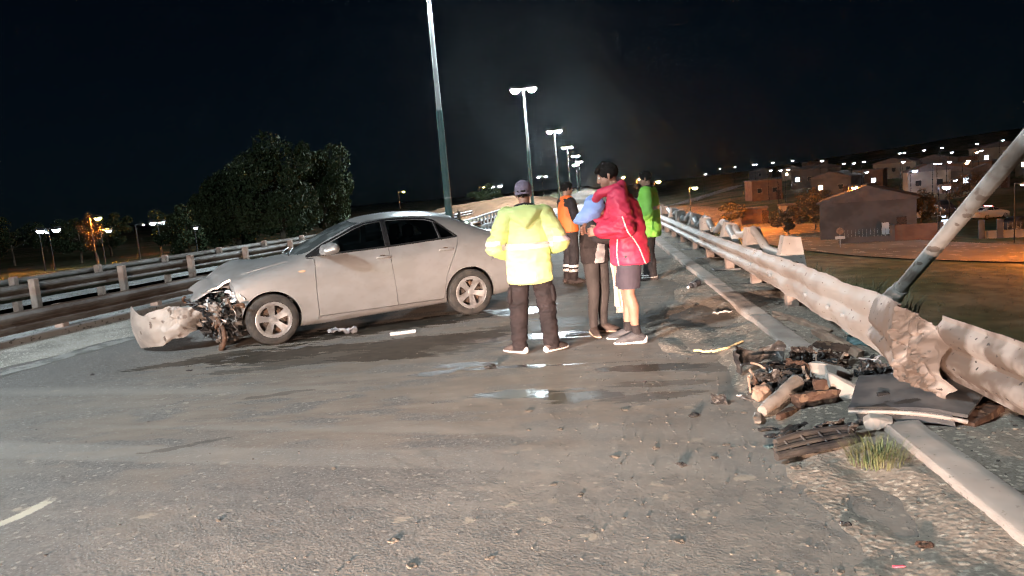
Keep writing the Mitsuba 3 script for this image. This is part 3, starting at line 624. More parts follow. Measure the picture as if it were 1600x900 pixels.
for w in wins: shell = shell - w
for ax in (1.3, -1.3):
    shell = shell - cyl_y(ax, .315, .352, .52, 1.2) - cyl_y(ax, .315, .352, -1.2, -.52)
# engine bay and the smashed nose
hood_top = [(1.03, -.66), (1.03, .66), (1.3, .66), (1.6, .625), (1.9, .565), (2.1, .5), (2.22, .40), (2.24, 0), (2.22, -.40), (2.1, -.5), (1.9, -.565), (1.6, -.625), (1.3, -.66)]
hp = man(trimesh.creation.extrude_polygon(Polygon(hood_top), 1.0)).translate((0, 0, 0.60))
hp_wide = man(trimesh.creation.extrude_polygon(Polygon(hood_top).buffer(.006), 1.0)).translate((0, 0, 0.60))
shell = shell - mbox(1.10, 2.4, -.60, .60, .28, 1.2) - hp_wide
nose = tm(mbox(1.66, 2.6, -1.2, 1.2, .0, 1.2).refine_to_length(.06))
nose = rough(nose, 0.09, 4.0, 11)
nose.vertices = nose.vertices + np.array([0.10, 0, 0]) * (np.array(nose.vertices)[:, 2:3] - .55)
shell = shell - man(nose)
body = shell - prism_xz(grow(DOOR_F, .004), .35, 1.2) - prism_xz(grow(DOOR_R, .004), .35, 1.2)
# shut lines: bonnet to wing, rear bumper to wing, boot lid
for ln, y0 in (([(-1.63, .72), (-1.72, .80), (-1.86, .835), (-2.05, .85), (-2.3, .855)], .5), ([(.745, .27), (.75, .20)], .6), ([(-1.70, .985), (-2.0, .965), (-2.3, .945)], .55)):
    body = body - prism_xz(LineString(ln).buffer(.0035, cap_style=2), y0, 1.2)
car = thing('car', 'silver grey four-door saloon car with its front end torn off, standing across the road', 'car')
part(car, 'body', carp(body), 'm_paint', 24)
for nm, poly, win in (('front_door', DOOR_F, wins[0]), ('rear_door', DOOR_R, wins[1])):
    d = (OUT - CABIN - win - wins[2] - prism_yz(WS, 0.0, 1.25)) ^ prism_xz(grow(poly, -.003), .35, 1.2)
    if nm == 'rear_door': d = d - cyl_y(-1.3, .315, .352, .4, 1.2)
    part(car, nm, carp(d), 'm_paint', 24)
skin = OUT - IN12
FD, RD = car + '__front_door', car + '__rear_door'
part(FD, 'window', carp(skin ^ prism_xz(grow(WIN_F, -.002), .3, 1.2)), 'm_tint', False)
part(RD, 'window', carp(skin ^ prism_xz(grow(WIN_R, -.002), .3, 1.2)), 'm_tint', False)
part(RD, 'window', carp(skin ^ prism_xz(grow(WIN_Q, -.002), .3, 1.2)), 'm_tint', False)
for w in (WIN_F, WIN_R, WIN_Q):
    part(car, 'side_window', carp(skin ^ prism_xz(grow(w, -.002), -1.2, -.3)), 'm_tint', False)
part(car, 'windscreen', carp(skin ^ prism_yz(np.array(WS) * .998, 0.0, 1.25)), 'm_screen', False)
part(car, 'rear_window', carp(skin ^ prism_yz(np.array(RW) * .998, -2.1, -1.05)), 'm_tint', False)
OUT2 = m3.Manifold(m3.Mesh(np.asarray(tm(OUT).vertices * [1.0, 1.004, 1.0015], np.float32), np.asarray(tm(OUT).faces, np.uint32)))
def band(line, w, y0=.3, y1=1.2):
    return (OUT2 - IN12) ^ prism_xz(LineString(line).buffer(w, cap_style=2, join_style=2), y0, y1)
part(FD, 'mirror_base', carp(band([(.81, 1.035), (.62, 1.04)], .004) + ((OUT2 - IN12) ^ prism_xz(SAIL, .3, 1.2))), 'm_trim')
part(FD, 'window_trim', carp(band([(.62, 1.036), (-.236, 1.052)], .011) + band([(-.222, 1.05), (-.222, 1.385)], .016)), 'm_trim')
part(RD, 'window_trim', carp(band([(-.24, 1.053), (-.96, 1.078), (-1.19, 1.088)], .011) + band([(-.257, 1.05), (-.257, 1.385)], .016) + band([(-.962, 1.08), (-.93, 1.305)], .012)), 'm_trim')
rail = [(.80, 1.035), (.58, 1.155), (.14, 1.332), (0, 1.374), (-.24, 1.394), (-.56, 1.391), (-.82, 1.36), (-.935, 1.322), (-1.20, 1.09)]
part(car, 'window_surround', carp(band(rail, .010)), 'm_trim')
# handles, indicator, sill
for root, hx, hz in ((FD, -.155, .925), (RD, -1.01, .935)):
    yv_ = float(.84)
    h = m3.Manifold.batch_hull([m3.Manifold.sphere(.016, 12).translate((hx + s * .085, yv_ + .012 + (.012 if s == 0 else 0), hz)) for s in (-1, 0, 1)])
    part(root, 'handle', carp(h), 'm_alloy', 40)
    part(root, 'handle_cup', carp(m3.Manifold.sphere(1.0, 20).scale((.065, .012, .034)).translate((hx + .01, yv_ - .003, hz - .004))), 'm_disc', 40)
part(car, 'side_indicator', carp(m3.Manifold.sphere(1.0, 16).scale((.045, .012, .016)).translate((.885, .856, .865))), 'm_amber', 40)
part(car, 'sill', carp(((OUT2 - IN12) ^ mbox(-.93, .93, .5, 1.2, .0, .235))), 'm_paint', 30)
# mirror
mh = m3.Manifold.batch_hull([m3.Manifold.sphere(r, 20).translate(q) for q, r in (((.62, .93, 1.085), .045), ((.60, 1.10, 1.095), .050), ((.52, .94, 1.10), .055), ((.50, 1.12, 1.115), .060), ((.63, 1.0, 1.14), .03), ((.52, 1.03, 1.155), .035))])
part(FD, 'mirror', carp(mh), 'm_paint', 40)
part(FD, 'mirror_foot', carp(m3.Manifold.batch_hull([m3.Manifold.sphere(.022, 10).translate(q) for q in ((.66, .80, 1.045), (.58, .80, 1.045), (.58, .94, 1.055))])), 'm_trim', 40)
# bonnet: a pressed sheet, buckled up on the far side
hd = (OUT - loft(0.022)) ^ hp ^ mbox(1.0, 2.3, -.8, .8, .6, 1.3)
hd = tm(hd.refine_to_length(.05))
v = np.array(hd.vertices)
lift = .13 * np.exp(-((v[:, 0] - 1.66) / .30) ** 2) * np.clip((.30 - v[:, 1]) / .95, 0, 1) ** 1.2
lift += -.055 * np.clip((v[:, 0] - 1.55) / .6, 0, 1) * np.clip((v[:, 1] + .1) / .6, 0, 1)
lift += .03 * np.clip((v[:, 0] - 1.75) / .45, 0, 1) * np.cos(v[:, 1] * 9) - .02 * np.exp(-((v[:, 0] - 1.95 + .12 * v[:, 1]) / .05) ** 2)
lift += .012 * (meshkit.fbm(v * 4, 3, 3) - .5)
hd.vertices = v + np.stack([-.06 * np.clip((v[:, 0] - 1.8) / .4, 0, 1) * (1 + np.sin(v[:, 1] * 14) * .5), 0 * lift, lift + .004], 1)
part(car, 'bonnet', carp(hd), 'm_paint', 30)
# cabin
def rbox(x0, x1, y0, y1, z0, z1, r=.05):
    return m3.Manifold.batch_hull([m3.Manifold.sphere(r, 12).translate((x, y, z)) for x in (x0 + r, x1 - r) for y in (y0 + r, y1 - r) for z in (z0 + r, z1 - r)])
part(car, 'dashboard', carp(rbox(.52, .98, -.70, .70, .70, .985, .06)), 'm_cabin', 40)
for s in (-1, 1):
    seat = thing and part(car, 'front_seat', carp(rbox(-.42, .12, s * .36 - .25, s * .36 + .25, .40, .58, .07) + m3.Manifold.batch_hull([m3.Manifold.sphere(.06, 12).translate(q) for q in ((-.34, s * .36 - .19, .55), (-.34, s * .36 + .19, .55), (-.60, s * .36 - .16, 1.08), (-.60, s * .36 + .16, 1.08))]) + rbox(-.70, -.58, s * .36 - .13, s * .36 + .13, 1.12, 1.30, .05)), 'm_seat', 40)
part(car, 'rear_seat', carp(rbox(-1.35, -.85, -.66, .66, .42, .60, .07) + rbox(-1.5, -1.3, -.64, .64, .5, 1.05, .07)), 'm_seat', 40)
th = np.linspace(0, 2 * np.pi, 28)
cs = np.stack([.40 + .06 * np.sin(th), .36 + .18 * np.cos(th), .93 + .17 * np.sin(th)], 1)
part(car, 'steering_wheel', carp(tube(cs, .016, 8, False)), 'm_trim', 40)
part(car, 'airbag', carp(rough(tm((m3.Manifold.sphere(1.0, 32).scale((.15, .26, .23)).translate((.40, .34, 1.0))).refine_to_length(.04)), .02, 9, 4)), 'm_airbag', 40, label='deployed pale airbag behind the windscreen')
for k, (a, b) in enumerate((((.98, .55, 1.045), (.85, .02, 1.115)), ((.99, -.05, 1.055), (.84, -.50, 1.10)))):
    part(car, 'wiper', carp(tube(np.array([a, (np.array(a) + b) / 2 + [0, 0, .012], b]) + [0.012, 0, .012], .008, 6)), 'm_trim', 40)
# wheels
def lathe_y(prof, n=56):
    P = np.array([[[r * math.sin(t), y, r * math.cos(t)] for y, r in prof] for t in np.linspace(0, 2 * math.pi, n, endpoint=False)])
    m = grid_mesh(P, closed_u=True)
    return m
TYRE = lathe_y([(-.09, .205), (-.102, .225), (-.103, .26), (-.095, .295), (-.078, .312), (-.04, .3165), (0, .317), (.04, .3165), (.078, .312), (.095, .295), (.103, .26), (.102, .225), (.09, .205), (.0, .20), (-.09, .205)])
def rim_mesh():
    spokes = []
    for k in range(5):
        s = Polygon([(-.028, .02), (.028, .02), (.037, .12), (.052, .20), (-.052, .20), (-.037, .12)])
        spokes.append(affinity.rotate(s, 72 * k + 10, origin=(0, 0)))
    ring = Point(0, 0).buffer(.212, 32).difference(Point(0, 0).buffer(.178, 32))
    shp = unary_union(spokes + [Point(0, 0).buffer(.062, 24), ring]).buffer(.008).buffer(-.008).buffer(-.006).buffer(.006)
    for k in range(5):
        a = math.radians(72 * k + 46)
        shp = shp.difference(Point(.043 * math.sin(a), .043 * math.cos(a)).buffer(.0075, 8))
    m = trimesh.creation.extrude_polygon(shp, .028)
    m = tm(man(m).refine_to_length(.03))
    v = np.array(m.vertices)
    r = np.hypot(v[:, 0], v[:, 1])
    y = .058 + v[:, 2] + np.interp(r, [0, .06, .13, .19, .22], [-.012, -.010, .006, .020, .018])
    m.vertices = np.stack([v[:, 0], y, v[:, 1]], 1)
    m.faces = m.faces[:, ::-1]
    lip = lathe_y([(.092, .214), (.104, .222), (.106, .214), (.09, .196), (-.05, .190), (-.06, .20), (.06, .213)])
    return cat([m, lip])
RIM = rim_mesh()
DISC = cat([cyl_y(0, 0, .15, -.02, .01, 40), cyl_y(0, 0, .188, -.07, -.05, 40), tm(rbox(-.14, -.07, -.03, .03, -.09, .09, .02))])
LUGS = cat([cyl_y(.043 * math.sin(math.radians(72 * k + 46)), .043 * math.cos(math.radians(72 * k + 46)), .009, .05, .066, 8) for k in range(5)] + [cyl_y(0, 0, .029, .06, .082, 24)])
def wheel(root, x, side, steer=0.0, spin=0.0, pos=CAR_O, a=CAR_A, drop=0.0, full=True):
    def pl(m):
        m = place(m, (0, 0, 0), 0, ry=spin)
        if side < 0: m = place(m, (0, 0, 0), math.pi)
        return carp(place(m, (x, side * .775, .315 - drop), steer), pos, a)
    w = part(root, 'wheel', pl(TYRE), 'm_tyre', 40)
    part(w, 'rim', pl(RIM), 'm_alloy', 35)
    if full:
        part(w, 'brake_disc', pl(DISC), 'm_disc', 35)
        part(w, 'hub_cap', pl(LUGS), 'm_alloy', 35)
wheel(car, 1.3, 1, .10, .3)
wheel(car, -1.3, 1, 0, .9)
wheel(car, 1.3, -1, .10, 1.3)
wheel(car, -1.3, -1, 0, .1)
part(car, 'rear_light', carp(((OUT2 - IN12) ^ mbox(-2.29, -2.02, .52, 1.0, .78, .93))), 'm_rust', 30)
# what is left of the nose: cross member, lamp bowls, torn liners, pipes
def crumple(w, h, seed, amp=.12, th=.006, n=18):
    amp = amp * min(1.0, 2.6 * max(w, h))
    u, v = np.meshgrid(np.linspace(-.5, .5, n), np.linspace(-.5, .5, n), indexing='ij')
    P = np.stack([u * w, 0 * u, v * h], -1)
    ph = meshkit.fbm(P * 3.2 / max(w, h) + seed * 7.3, 3, seed) - .5
    rg = np.abs(meshkit.fbm(P * 6 / max(w, h) + seed * 3.1, 3, seed + 9) - .5)
    P = P + np.stack([ph * .18 * w * 0.6, ph * amp * 2 - rg * amp * 2.2, rg * .15 * h], -1)
    edge = 1 + (meshkit.fbm(np.stack([np.arctan2(v, u) * 1.3, u * 0 + seed, u * 0], -1), 3, seed) - .5) * 0.7
    return solid_sheet(P * edge[..., None], th)
EN = car
part(EN, 'bulkhead', carp(tm(mbox(1.05, 1.12, -.6, .6, .25, .92))), 'm_black_matt')
eng = m3.Manifold.batch_boolean([rbox(1.2, 1.62, -.4, .35, .35, .78, .05), rbox(1.25, 1.55, -.15, .2, .72, .86, .04), rbox(1.5, 1.72, -.5, -.2, .3, .55, .05), rbox(1.2, 1.5, .36, .52, .45, .74, .03)], m3.OpType.Add)
part(EN, 'engine', carp(rough(tm(eng.refine_to_length(.04)), .03, 12, 3)), 'm_black_matt', 30)
part(EN, 'cross_member', carp(rough(tm(rbox(1.74, 1.84, -.62, .45, .50, .62, .03).refine_to_length(.05)), .06, 5, 8)), 'm_scrap', 30, label='bent front cross member')
part(EN, 'radiator', carp(place(crumple(.75, .42, 5, .10, .03), (1.72, -.05, .45), math.pi / 2, rx=.2)), 'm_teal', 30, label='buckled radiator')
part(EN, 'headlight', carp(rough(tm(m3.Manifold.sphere(1, 28).scale((.10, .15, .085)).translate((1.90, -.50, .64)).refine_to_length(.03)), .03, 14, 2)), 'm_clear', 30, label='broken headlight hanging at the far corner')
part(EN, 'headlight', carp(place(crumple(.34, .15, 21, .05), (1.66, .72, .645), 2.0, rx=.3)), 'm_clear', 30, label='shattered headlight lens by the front wheel')
part(EN, 'wing_liner', carp(place(crumple(.42, .55, 31, .12), (1.62, .66, .42), 1.1, rx=-.15)), 'm_scrap', 30, label='torn grey liner in front of the wheel')
part(EN, 'wing_liner', carp(place(crumple(.30, .40, 33, .10), (1.72, .56, .36), .6, rx=.3)), 'm_black_matt', 30)
part(EN, 'bumper_beam', carp(rough(tm(rbox(1.86, 1.97, -.75, .50, .40, .52, .03).refine_to_length(.05)), .05, 6, 4)), 'm_scrap', 30)
part(EN, 'torn_panel', carp(place(crumple(.46, .34, 41, .14), (1.86, .40, .30), 1.4, rx=.4)), 'm_rust', 30)
part(EN, 'torn_panel', carp(place(crumple(.36, .22, 43, .10), (1.88, .15, .56), 1.7, rx=-.5)), 'm_teal', 30)
part(EN, 'torn_panel', carp(place(crumple(.5, .26, 47, .12), (1.93, -.25, .60), 1.5, rx=-.3)), 'm_black_matt', 30)
part(EN, 'torn_panel', carp(place(crumple(.34, .30, 49, .12), (1.80, .62, .24), .9, rx=-.3)), 'm_scrap', 30)
part(EN, 'torn_panel', carp(place(crumple(.24, .20, 53, .10), (1.95, .28, .18), 1.9, rx=-.7)), 'm_black', 30)
for i, (x_, y_, z_, w_, h_, a_, b_, m_) in enumerate(((2.06, .10, .52, .30, .30, 1.3, -.2, 'm_black_matt'), (2.02, .36, .42, .26, .34, 1.0, .2, 'm_scrap'), (2.12, -.12, .50, .34, .22, 1.7, .3, 'm_scrap'), (2.00, .52, .30, .20, .30, .8, -.3, 'm_plastic_black'), (2.10, .24, .26, .22, .20, 1.9, .4, 'm_black_matt'), (1.96, .44, .58, .28, .12, 1.2, .1, 'm_clear'), (2.05, .05, .64, .22, .12, 1.6, .2, 'm_clear'), (1.92, .62, .46, .16, .26, .6, .1, 'm_cover'))):
    part(EN, 'torn_panel', carp(place(crumple(w_, h_, 700 + i, .12, .006, 12), (x_, y_, z_), a_, rx=b_)), m_, 15)
q = np.random.default_rng(4)
for i in range(16):
    a = np.array([1.78 + q.uniform(-.1, .32), q.uniform(-.55, .7), q.uniform(.25, .65)])
    path = np.cumsum(np.vstack([a, q.normal(0, .075, (6, 3))]), axis=0)
    path[:, 2] = np.clip(path[:, 2], .06, .72)
    part(EN, 'hose', carp(tube(bez(path, 18), q.uniform(.007, .016), 8)), ['m_black', 'm_scrap', 'm_rust'][i % 3], 40)
ringp = np.stack([1.90 + .03 * np.cos(th * 2), .62 + .13 * np.sin(th), .20 + .19 * np.cos(th)], 1)
part(EN, 'pulley_ring', carp(rough(tube(ringp[:26], .028, 10), .012, 20, 2)), 'm_rust', 40, label='rusty ring hanging below the torn nose')
# bumper cover, ripped forward and resting on the road
uu, vv = np.meshgrid(np.linspace(0, 1, 60), np.linspace(0, 1, 26), indexing='ij')
bx = bez([(-5.98, 8.98), (-5.82, 8.70), (-5.45, 8.48), (-5.08, 8.42), (-4.86, 8.50), (-4.70, 8.62)], 60)
top_z = np.interp(uu, [0, .10, .22, .34, .42, .52, .66, .8, 1], [.50, .55, .60, .50, .47, .54, .60, .50, .44]); bot_z = np.interp(uu, [0, .08, .5, .62, .75, 1], [.20, .02, .10, .13, .28, .34])
out = .035 * np.sin(vv * math.pi) - .05 * (1 - vv) ** 2 
nb = np.gradient(bx, axis=0); nb /= np.linalg.norm(nb, axis=1, keepdims=True)
nb = np.stack([nb[:, 1], -nb[:, 0]], 1)
BP = np.stack([bx[:, 0:1] + nb[:, 0:1] * out, bx[:, 1:2] + nb[:, 1:2] * out, bot_z + (top_z - bot_z) * vv], -1)
BP = BP + (np.stack([meshkit.fbm(BP * 4, 4, 90 + k) for k in range(3)], -1) - .5) * np.interp(uu, [0, .35, .5, .7, 1], [.006, .02, .12, .34, .40])[..., None]
cover = solid_sheet(BP, .006)
hole = [m3.Manifold.sphere(1, 20).scale((.13, .3, .055)).rotate((0, 8, 0)).translate((-5.27, 8.45, .20)), m3.Manifold.sphere(1, 16).scale((.13, .3, .11)).translate((-4.80, 8.45, .38)), m3.Manifold.sphere(1, 16).scale((.08, .3, .10)).translate((-4.62, 8.5, .20))]
cm = man(cover)
for h in hole: cm = cm - h
part(car, 'bumper_cover', tm(cm) if not cm.is_empty() else cover, 'm_cover', 30, label='pale bumper cover ripped off forward and resting on the road')
part(car, 'bumper_cover__lower_lip', solid_sheet(np.stack([BP[2:34, 0] + [0, 0, .0], BP[2:34, 0] + [0, .10, .012]], 0), .01), 'm_black', 30)
# ---------------------------------------------------------------- people; local x to the person's right, y forward, z up
M('m_skin', mottled((0.34, 0.185, 0.135), (0.29, 0.155, 0.11), 12.0), 0.5, spec=0.4)
M('m_hair', (0.012, 0.010, 0.009), 0.85, spec=0.15)
M('m_hivis', mottled((0.50, 0.59, 0.22), (0.56, 0.63, 0.28), 5.0), 0.7, spec=0.3, sheen=0.3)
M('m_hivis_green', mottled((0.26, 0.64, 0.09), (0.32, 0.68, 0.13), 5.0), 0.7, spec=0.3, sheen=0.3)
M('m_reflect', mottled((0.62, 0.60, 0.58), (0.48, 0.46, 0.45), 14.0), 0.45, 0.2)
M('m_red', mottled((0.58, 0.045, 0.095), (0.46, 0.03, 0.07), 6.0), 0.55, spec=0.4)
M('m_orange', (0.85, 0.17, 0.04), 0.65)
M('m_cloth_black', mottled((0.022, 0.018, 0.019), (0.036, 0.029, 0.030), 10.0), 0.8, spec=0.3)
M('m_cargo', mottled((0.024, 0.018, 0.019), (0.015, 0.012, 0.013), 8.0), 0.85, spec=0.25)
M('m_shorts', mottled((0.070, 0.056, 0.070), (0.052, 0.043, 0.055), 8.0), 0.85, spec=0.25)
M('m_legging', mottled((0.050, 0.044, 0.044), (0.036, 0.032, 0.032), 9.0), 0.8, spec=0.3)
M('m_beanie', mottled((0.20, 0.165, 0.215), (0.14, 0.115, 0.155), 60.0), 0.95, spec=0.2)
M('m_blue', mottled((0.25, 0.36, 0.68), (0.19, 0.28, 0.56), 9.0), 0.8, spec=0.3)
M('m_beige', mottled((0.62, 0.50, 0.42), (0.50, 0.40, 0.33), 20.0), 0.9, spec=0.2)
M('m_white', (0.58, 0.57, 0.56), 0.55)
M('m_grey_cloth', mottled((0.34, 0.33, 0.34), (0.22, 0.21, 0.22), 16.0), 0.8)
M('m_shoe_grey', mottled((0.075, 0.07, 0.075), (0.045, 0.043, 0.046), 20.0), 0.7)
M('m_shoe_dark', mottled((0.045, 0.036, 0.034), (0.07, 0.05, 0.045), 18.0), 0.75)
M('m_eye', (0.7, 0.69, 0.67), 0.25)
M('m_iris', (0.02, 0.014, 0.01), 0.2)

def sph(p, r):
    s = m3.Manifold.sphere(1.0, 18)
    r = (r, r, r) if np.isscalar(r) else r
    return s.scale(tuple(float(q) for q in r)).translate(tuple(float(q) for q in p))
def chain(*pr):
    """Hulls between neighbouring (point, radius) pairs."""
    return [m3.Manifold.batch_hull([sph(*a), sph(*b)]) for a, b in zip(pr[:-1], pr[1:])]
def hull(*pr): return m3.Manifold.batch_hull([sph(*a) for a in pr])
def skin_over(ms, ref=0.016, it=10, cut=None):
    u = m3.Manifold.batch_boolean(ms, m3.OpType.Add).refine_to_length(ref)
    t = tm(u)
    t.merge_vertices()
    trimesh.smoothing.filter_taubin(t, lamb=0.5, nu=0.53, iterations=it)
    return t
def wrinkle(t, amp, seed, f=(7, 7, 16), joints=()):
    v = np.array(t.vertices)
    a = np.full(len(v), amp)
    for p, r, k in joints:
        a += amp * k * np.exp(-(np.linalg.norm(v - np.array(p), axis=1) / r) ** 2)
    w = meshkit.fbm(v * np.array(f), 4, seed)
    w = np.abs(w - .5) * 2
    t = t.copy()
    t.vertices = v + np.array(t.vertex_normals) * ((0.35 - w) * a * 2)[:, None]
    return t
def cut_below(t, z): return trim(t, (0, 0, 1), z)
def trim(t, n, d):
    """Keep the part with n . p >= d, the cut closed with a clean edge."""
    m = man(t)
    n = np.array(n, float)
    return tm(m.trim_by_plane(tuple(n / np.linalg.norm(n)), float(d / np.linalg.norm(n))))
def inflate(t, d):
    t = t.copy()
    t.vertices = np.array(t.vertices) + np.array(t.vertex_normals) * d
    return t
def ring_band(t, d, keep):
    """A thin band lying on garment t where the solid `keep` cuts it."""
    try:
        return tm(man(inflate(t, d)) ^ keep)
    except Exception:
        return None
J0 = dict(pelvis=(0, 0, .96), waist=(0, 0, 1.10), chest=(0, 0, 1.30), neck=(0, -.01, 1.47), head=(0, .02, 1.635), head_yaw=0, head_pitch=0,
          sh_l=(-.185, -.01, 1.42), el_l=(-.25, -.04, 1.13), wr_l=(-.24, .08, .89), sh_r=(.185, -.01, 1.42), el_r=(.25, -.04, 1.13), wr_r=(.24, .08, .89),
          hip_l=(-.09, 0, .93), kn_l=(-.11, .02, .50), an_l=(-.12, -.03, .085), hip_r=(.09, 0, .93), kn_r=(.11, .02, .50), an_r=(.12, -.03, .085), toe_l=-15, toe_r=15, curl=.6)
def V(a): return np.array(a, float)
def hand(w, d, side, curl, palm=(0, 0, -1)):
    """Palm, four fingers and thumb, from wrist w along d; the palm faces `palm`."""
    w, d = V(w), V(d) / np.linalg.norm(d)
    n = V(palm) - d * (V(palm) @ d); n /= np.linalg.norm(n) + 1e-9
    s = np.cross(d, n) * side
    ms = [hull((w + d * .01, .022), (w + d * .045 + s * .028, .015), (w + d * .085 + s * .032, .012), (w + d * .085 - s * .032, .012), (w + d * .045 - s * .026, .015))]
    for i, (o, L) in enumerate(((-.033, .066), (-.011, .078), (.011, .074), (.033, .058))):
        p, a = w + d * .088 + s * o, 0.0
        ch = [(p, .0095)]
        for k, f in enumerate((.45, .32, .23)):
            a += curl * (.55 + .25 * k)
            p = p + (d * math.cos(a) + n * math.sin(a)) * L * f
            ch.append((p, .0088 - .0007 * k))
        ms += chain(*ch)
    b = w + d * .03 - s * .028
    c = b + (d * .55 - s * .62 + n * .25) * .042
    e = c + (d * .85 - s * .2 + n * .45) * .034
    ms += chain((b, .014), (c, .011), (e, .009))
    return ms
def head_parts(J):
    """Skull, jaw, nose, brow, ears in the head's own frame, turned and nodded."""
    hp, yaw, pit = V(J['head']), math.radians(J['head_yaw']), math.radians(J['head_pitch'])
    R = rotz(yaw) @ np.array([[1, 0, 0], [0, math.cos(pit), -math.sin(pit)], [0, math.sin(pit), math.cos(pit)]])
    f = lambda x, y, z: hp + R @ V((x, y, z))
    rr = m3.Manifold.sphere(1.0, 28)
    def ell(c, r):
        a = np.hstack([R @ np.diag(r), f(*c)[:, None]])
        return rr.transform(a)
    ms = [ell((0, -.012, .030), (.074, .094, .088)), ell((0, .022, -.022), (.062, .070, .085)), ell((0, .046, -.082), (.036, .036, .030)),
          m3.Manifold.batch_hull([sph(f(0, .088, .018), .010), sph(f(0, .103, -.022), .013), sph(f(-.012, .094, -.030), .010), sph(f(.012, .094, -.030), .010)]),
          m3.Manifold.batch_hull([sph(f(-.034, .076, .032), .013), sph(f(.034, .076, .032), .013)]),
          m3.Manifold.batch_hull([sph(f(-.016, .083, -.055), .010), sph(f(.016, .083, -.055), .010)]),
          m3.Manifold.batch_hull([sph(f(-.014, .081, -.067), .010), sph(f(.014, .081, -.067), .010)])]
    for sx in (-1, 1):
        ms.append(m3.Manifold.batch_hull([sph(f(sx * .076, -.012, .016), .011), sph(f(sx * .074, -.004, -.026), .008), sph(f(sx * .082, -.022, .012), .008)]))
    return ms, f, R
def person(label, pos, rz, s, J=None, group=None):
    J = {**J0, **(J or {})}
    root = thing('person', label, 'person', group)
    W = lambda t: place(t, pos, rz, s=s)
    ms, f, R = head_parts(J)
    p, w, c, n = V(J['pelvis']), V(J['waist']), V(J['chest']), V(J['neck'])
    ms += [hull((p, (.145, .10, .10)), (w, (.120, .088, .08))), hull((w, (.120, .088, .08)), (c, (.145, .10, .12))), hull((c + V((0, 0, .06)), (.15, .095, .08)), (V(J['sh_l']) + V((.04, 0, 0)), .055), (V(J['sh_r']) - V((.04, 0, 0)), .055))]
    ms += chain((n - V((0, 0, .06)), .068), (n, .056), (f(0, -.01, -.05), .054))
    for q in 'lr':
        sd = -1 if q == 'l' else 1
        ms += chain((J['sh_' + q], .055), (J['el_' + q], .042), (V(J['el_' + q]) * .62 + V(J['wr_' + q]) * .38, .040), (J['wr_' + q], .027))
        d = V(J['wr_' + q]) - V(J['el_' + q])
        ms += hand(J['wr_' + q], J.get('hd_' + q, d), -sd, J['curl'], J.get('palm_' + q, (-sd, 0, -.2)))
        k, a = V(J['kn_' + q]), V(J['an_' + q])
        ms += chain((J['hip_' + q], .088), (V(J['hip_' + q]) * .4 + k * .6, .068), (k, .054), (k * .68 + a * .32 + V((0, -.018, 0)), .056), (k * .3 + a * .7, .040), (a, .036))
        td = math.radians(J['toe_' + q]); fd = V((math.sin(td), math.cos(td), 0))
        ms += [hull((a - fd * .035 - V((0, 0, .04)), .030), (a, .034), (a + fd * .12 - V((0, 0, .052)), .028), (a + fd * .17 - V((0, 0, .060)), .020))]
    part(root, 'body', W(skin_over(ms, .011, 6)), 'm_skin', True)
    for sx in (-1, 1):
        e = part(root, 'eye', W(tm(sph(f(sx * .033, .081, .012), .0125))), 'm_eye', True)
        part(e, 'iris', W(tm(sph(f(sx * .033, .0895, .012), .006))), 'm_iris', True)
    return root, J, W, f, R
def hair(root, J, W, f, R, style='short'):
    rr = m3.Manifold.sphere(1.0, 26)
    def ell(c, r): return rr.transform(np.hstack([R @ np.diag(r), f(*c)[:, None]]))
    cap = ell((0, -.018, .040), (.082, .100, .092)) + ell((0, .02, .085), (.066, .075, .045))
    face = ell((0, .105, -.02), (.075, .075, .085))
    t = skin_over([cap - face - ell((0, .06, -.10), (.09, .10, .085))], .010, 4)
    t = rough(t, .005, 60, 5)
    part(root, 'hair', W(t), 'm_hair', 40)
def shoes(root, J, W, upper, sole, seed=0, strap=None):
    for q in 'lr':
        a = V(J['an_' + q]); td = math.radians(J['toe_' + q]); fd = V((math.sin(td), math.cos(td), 0)); sd = V((math.cos(td), -math.sin(td), 0))
        g = a.copy(); g[2] = 0
        up = hull((g - fd * .055 + V((0, 0, .055)), .036), (a - V((0, 0, .005)), .050), (a + fd * .05 - V((0, 0, .02)), .046), (g + fd * .13 + V((0, 0, .038)), .040), (g + fd * .19 + V((0, 0, .030)), .026), (g + fd * .13 + sd * .012 + V((0, 0, .03)), .040))
        t = trim(wrinkle(skin_over([up], .012, 4), .002, seed, (20, 20, 20)), (0, 0, 1), .024)
        sh = part(root, 'shoe', W(t), upper, 40)
        so = skin_over([hull((g - fd * .062 + V((0, 0, .018)), (.040, .040, .018)), (g + fd * .06 + V((0, 0, .016)), (.042, .042, .016)), (g + fd * .14 + V((0, 0, .015)), (.046, .046, .015)), (g + fd * .20 + V((0, 0, .016)), (.030, .030, .014)))], .014, 3)
        part(sh, 'sole', W(so), sole, 40)
        heel = skin_over([hull((g - fd * .088 + V((0, 0, .045)), (.016, .016, .030)), (g - fd * .080 + sd * .026 + V((0, 0, .035)), (.014, .014, .020)), (g - fd * .080 - sd * .026 + V((0, 0, .035)), (.014, .014, .020)))], .012, 2)
        part(sh, 'heel_tab', W(heel), sole, 40)
        for k in range(3):
            l0 = a + fd * (.035 + .028 * k) + V((0, 0, .030 - .018 * k))
            part(sh, 'lace', W(tube([l0 - sd * .030 + V((0, 0, -.008)), l0 + V((0, 0, .004)), l0 + sd * .030 + V((0, 0, -.008))], .004, 6)), sole if k % 2 else upper, 30)
        if strap:
            for k in range(2):
                b = ring_band(t, .004, m3.Manifold.cube((.4, .4, .014)).translate((a[0] - .2, a[1] - .2, .045 + .03 * k)))
                if b is not None: part(sh, 'strap', W(b), strap, 30)
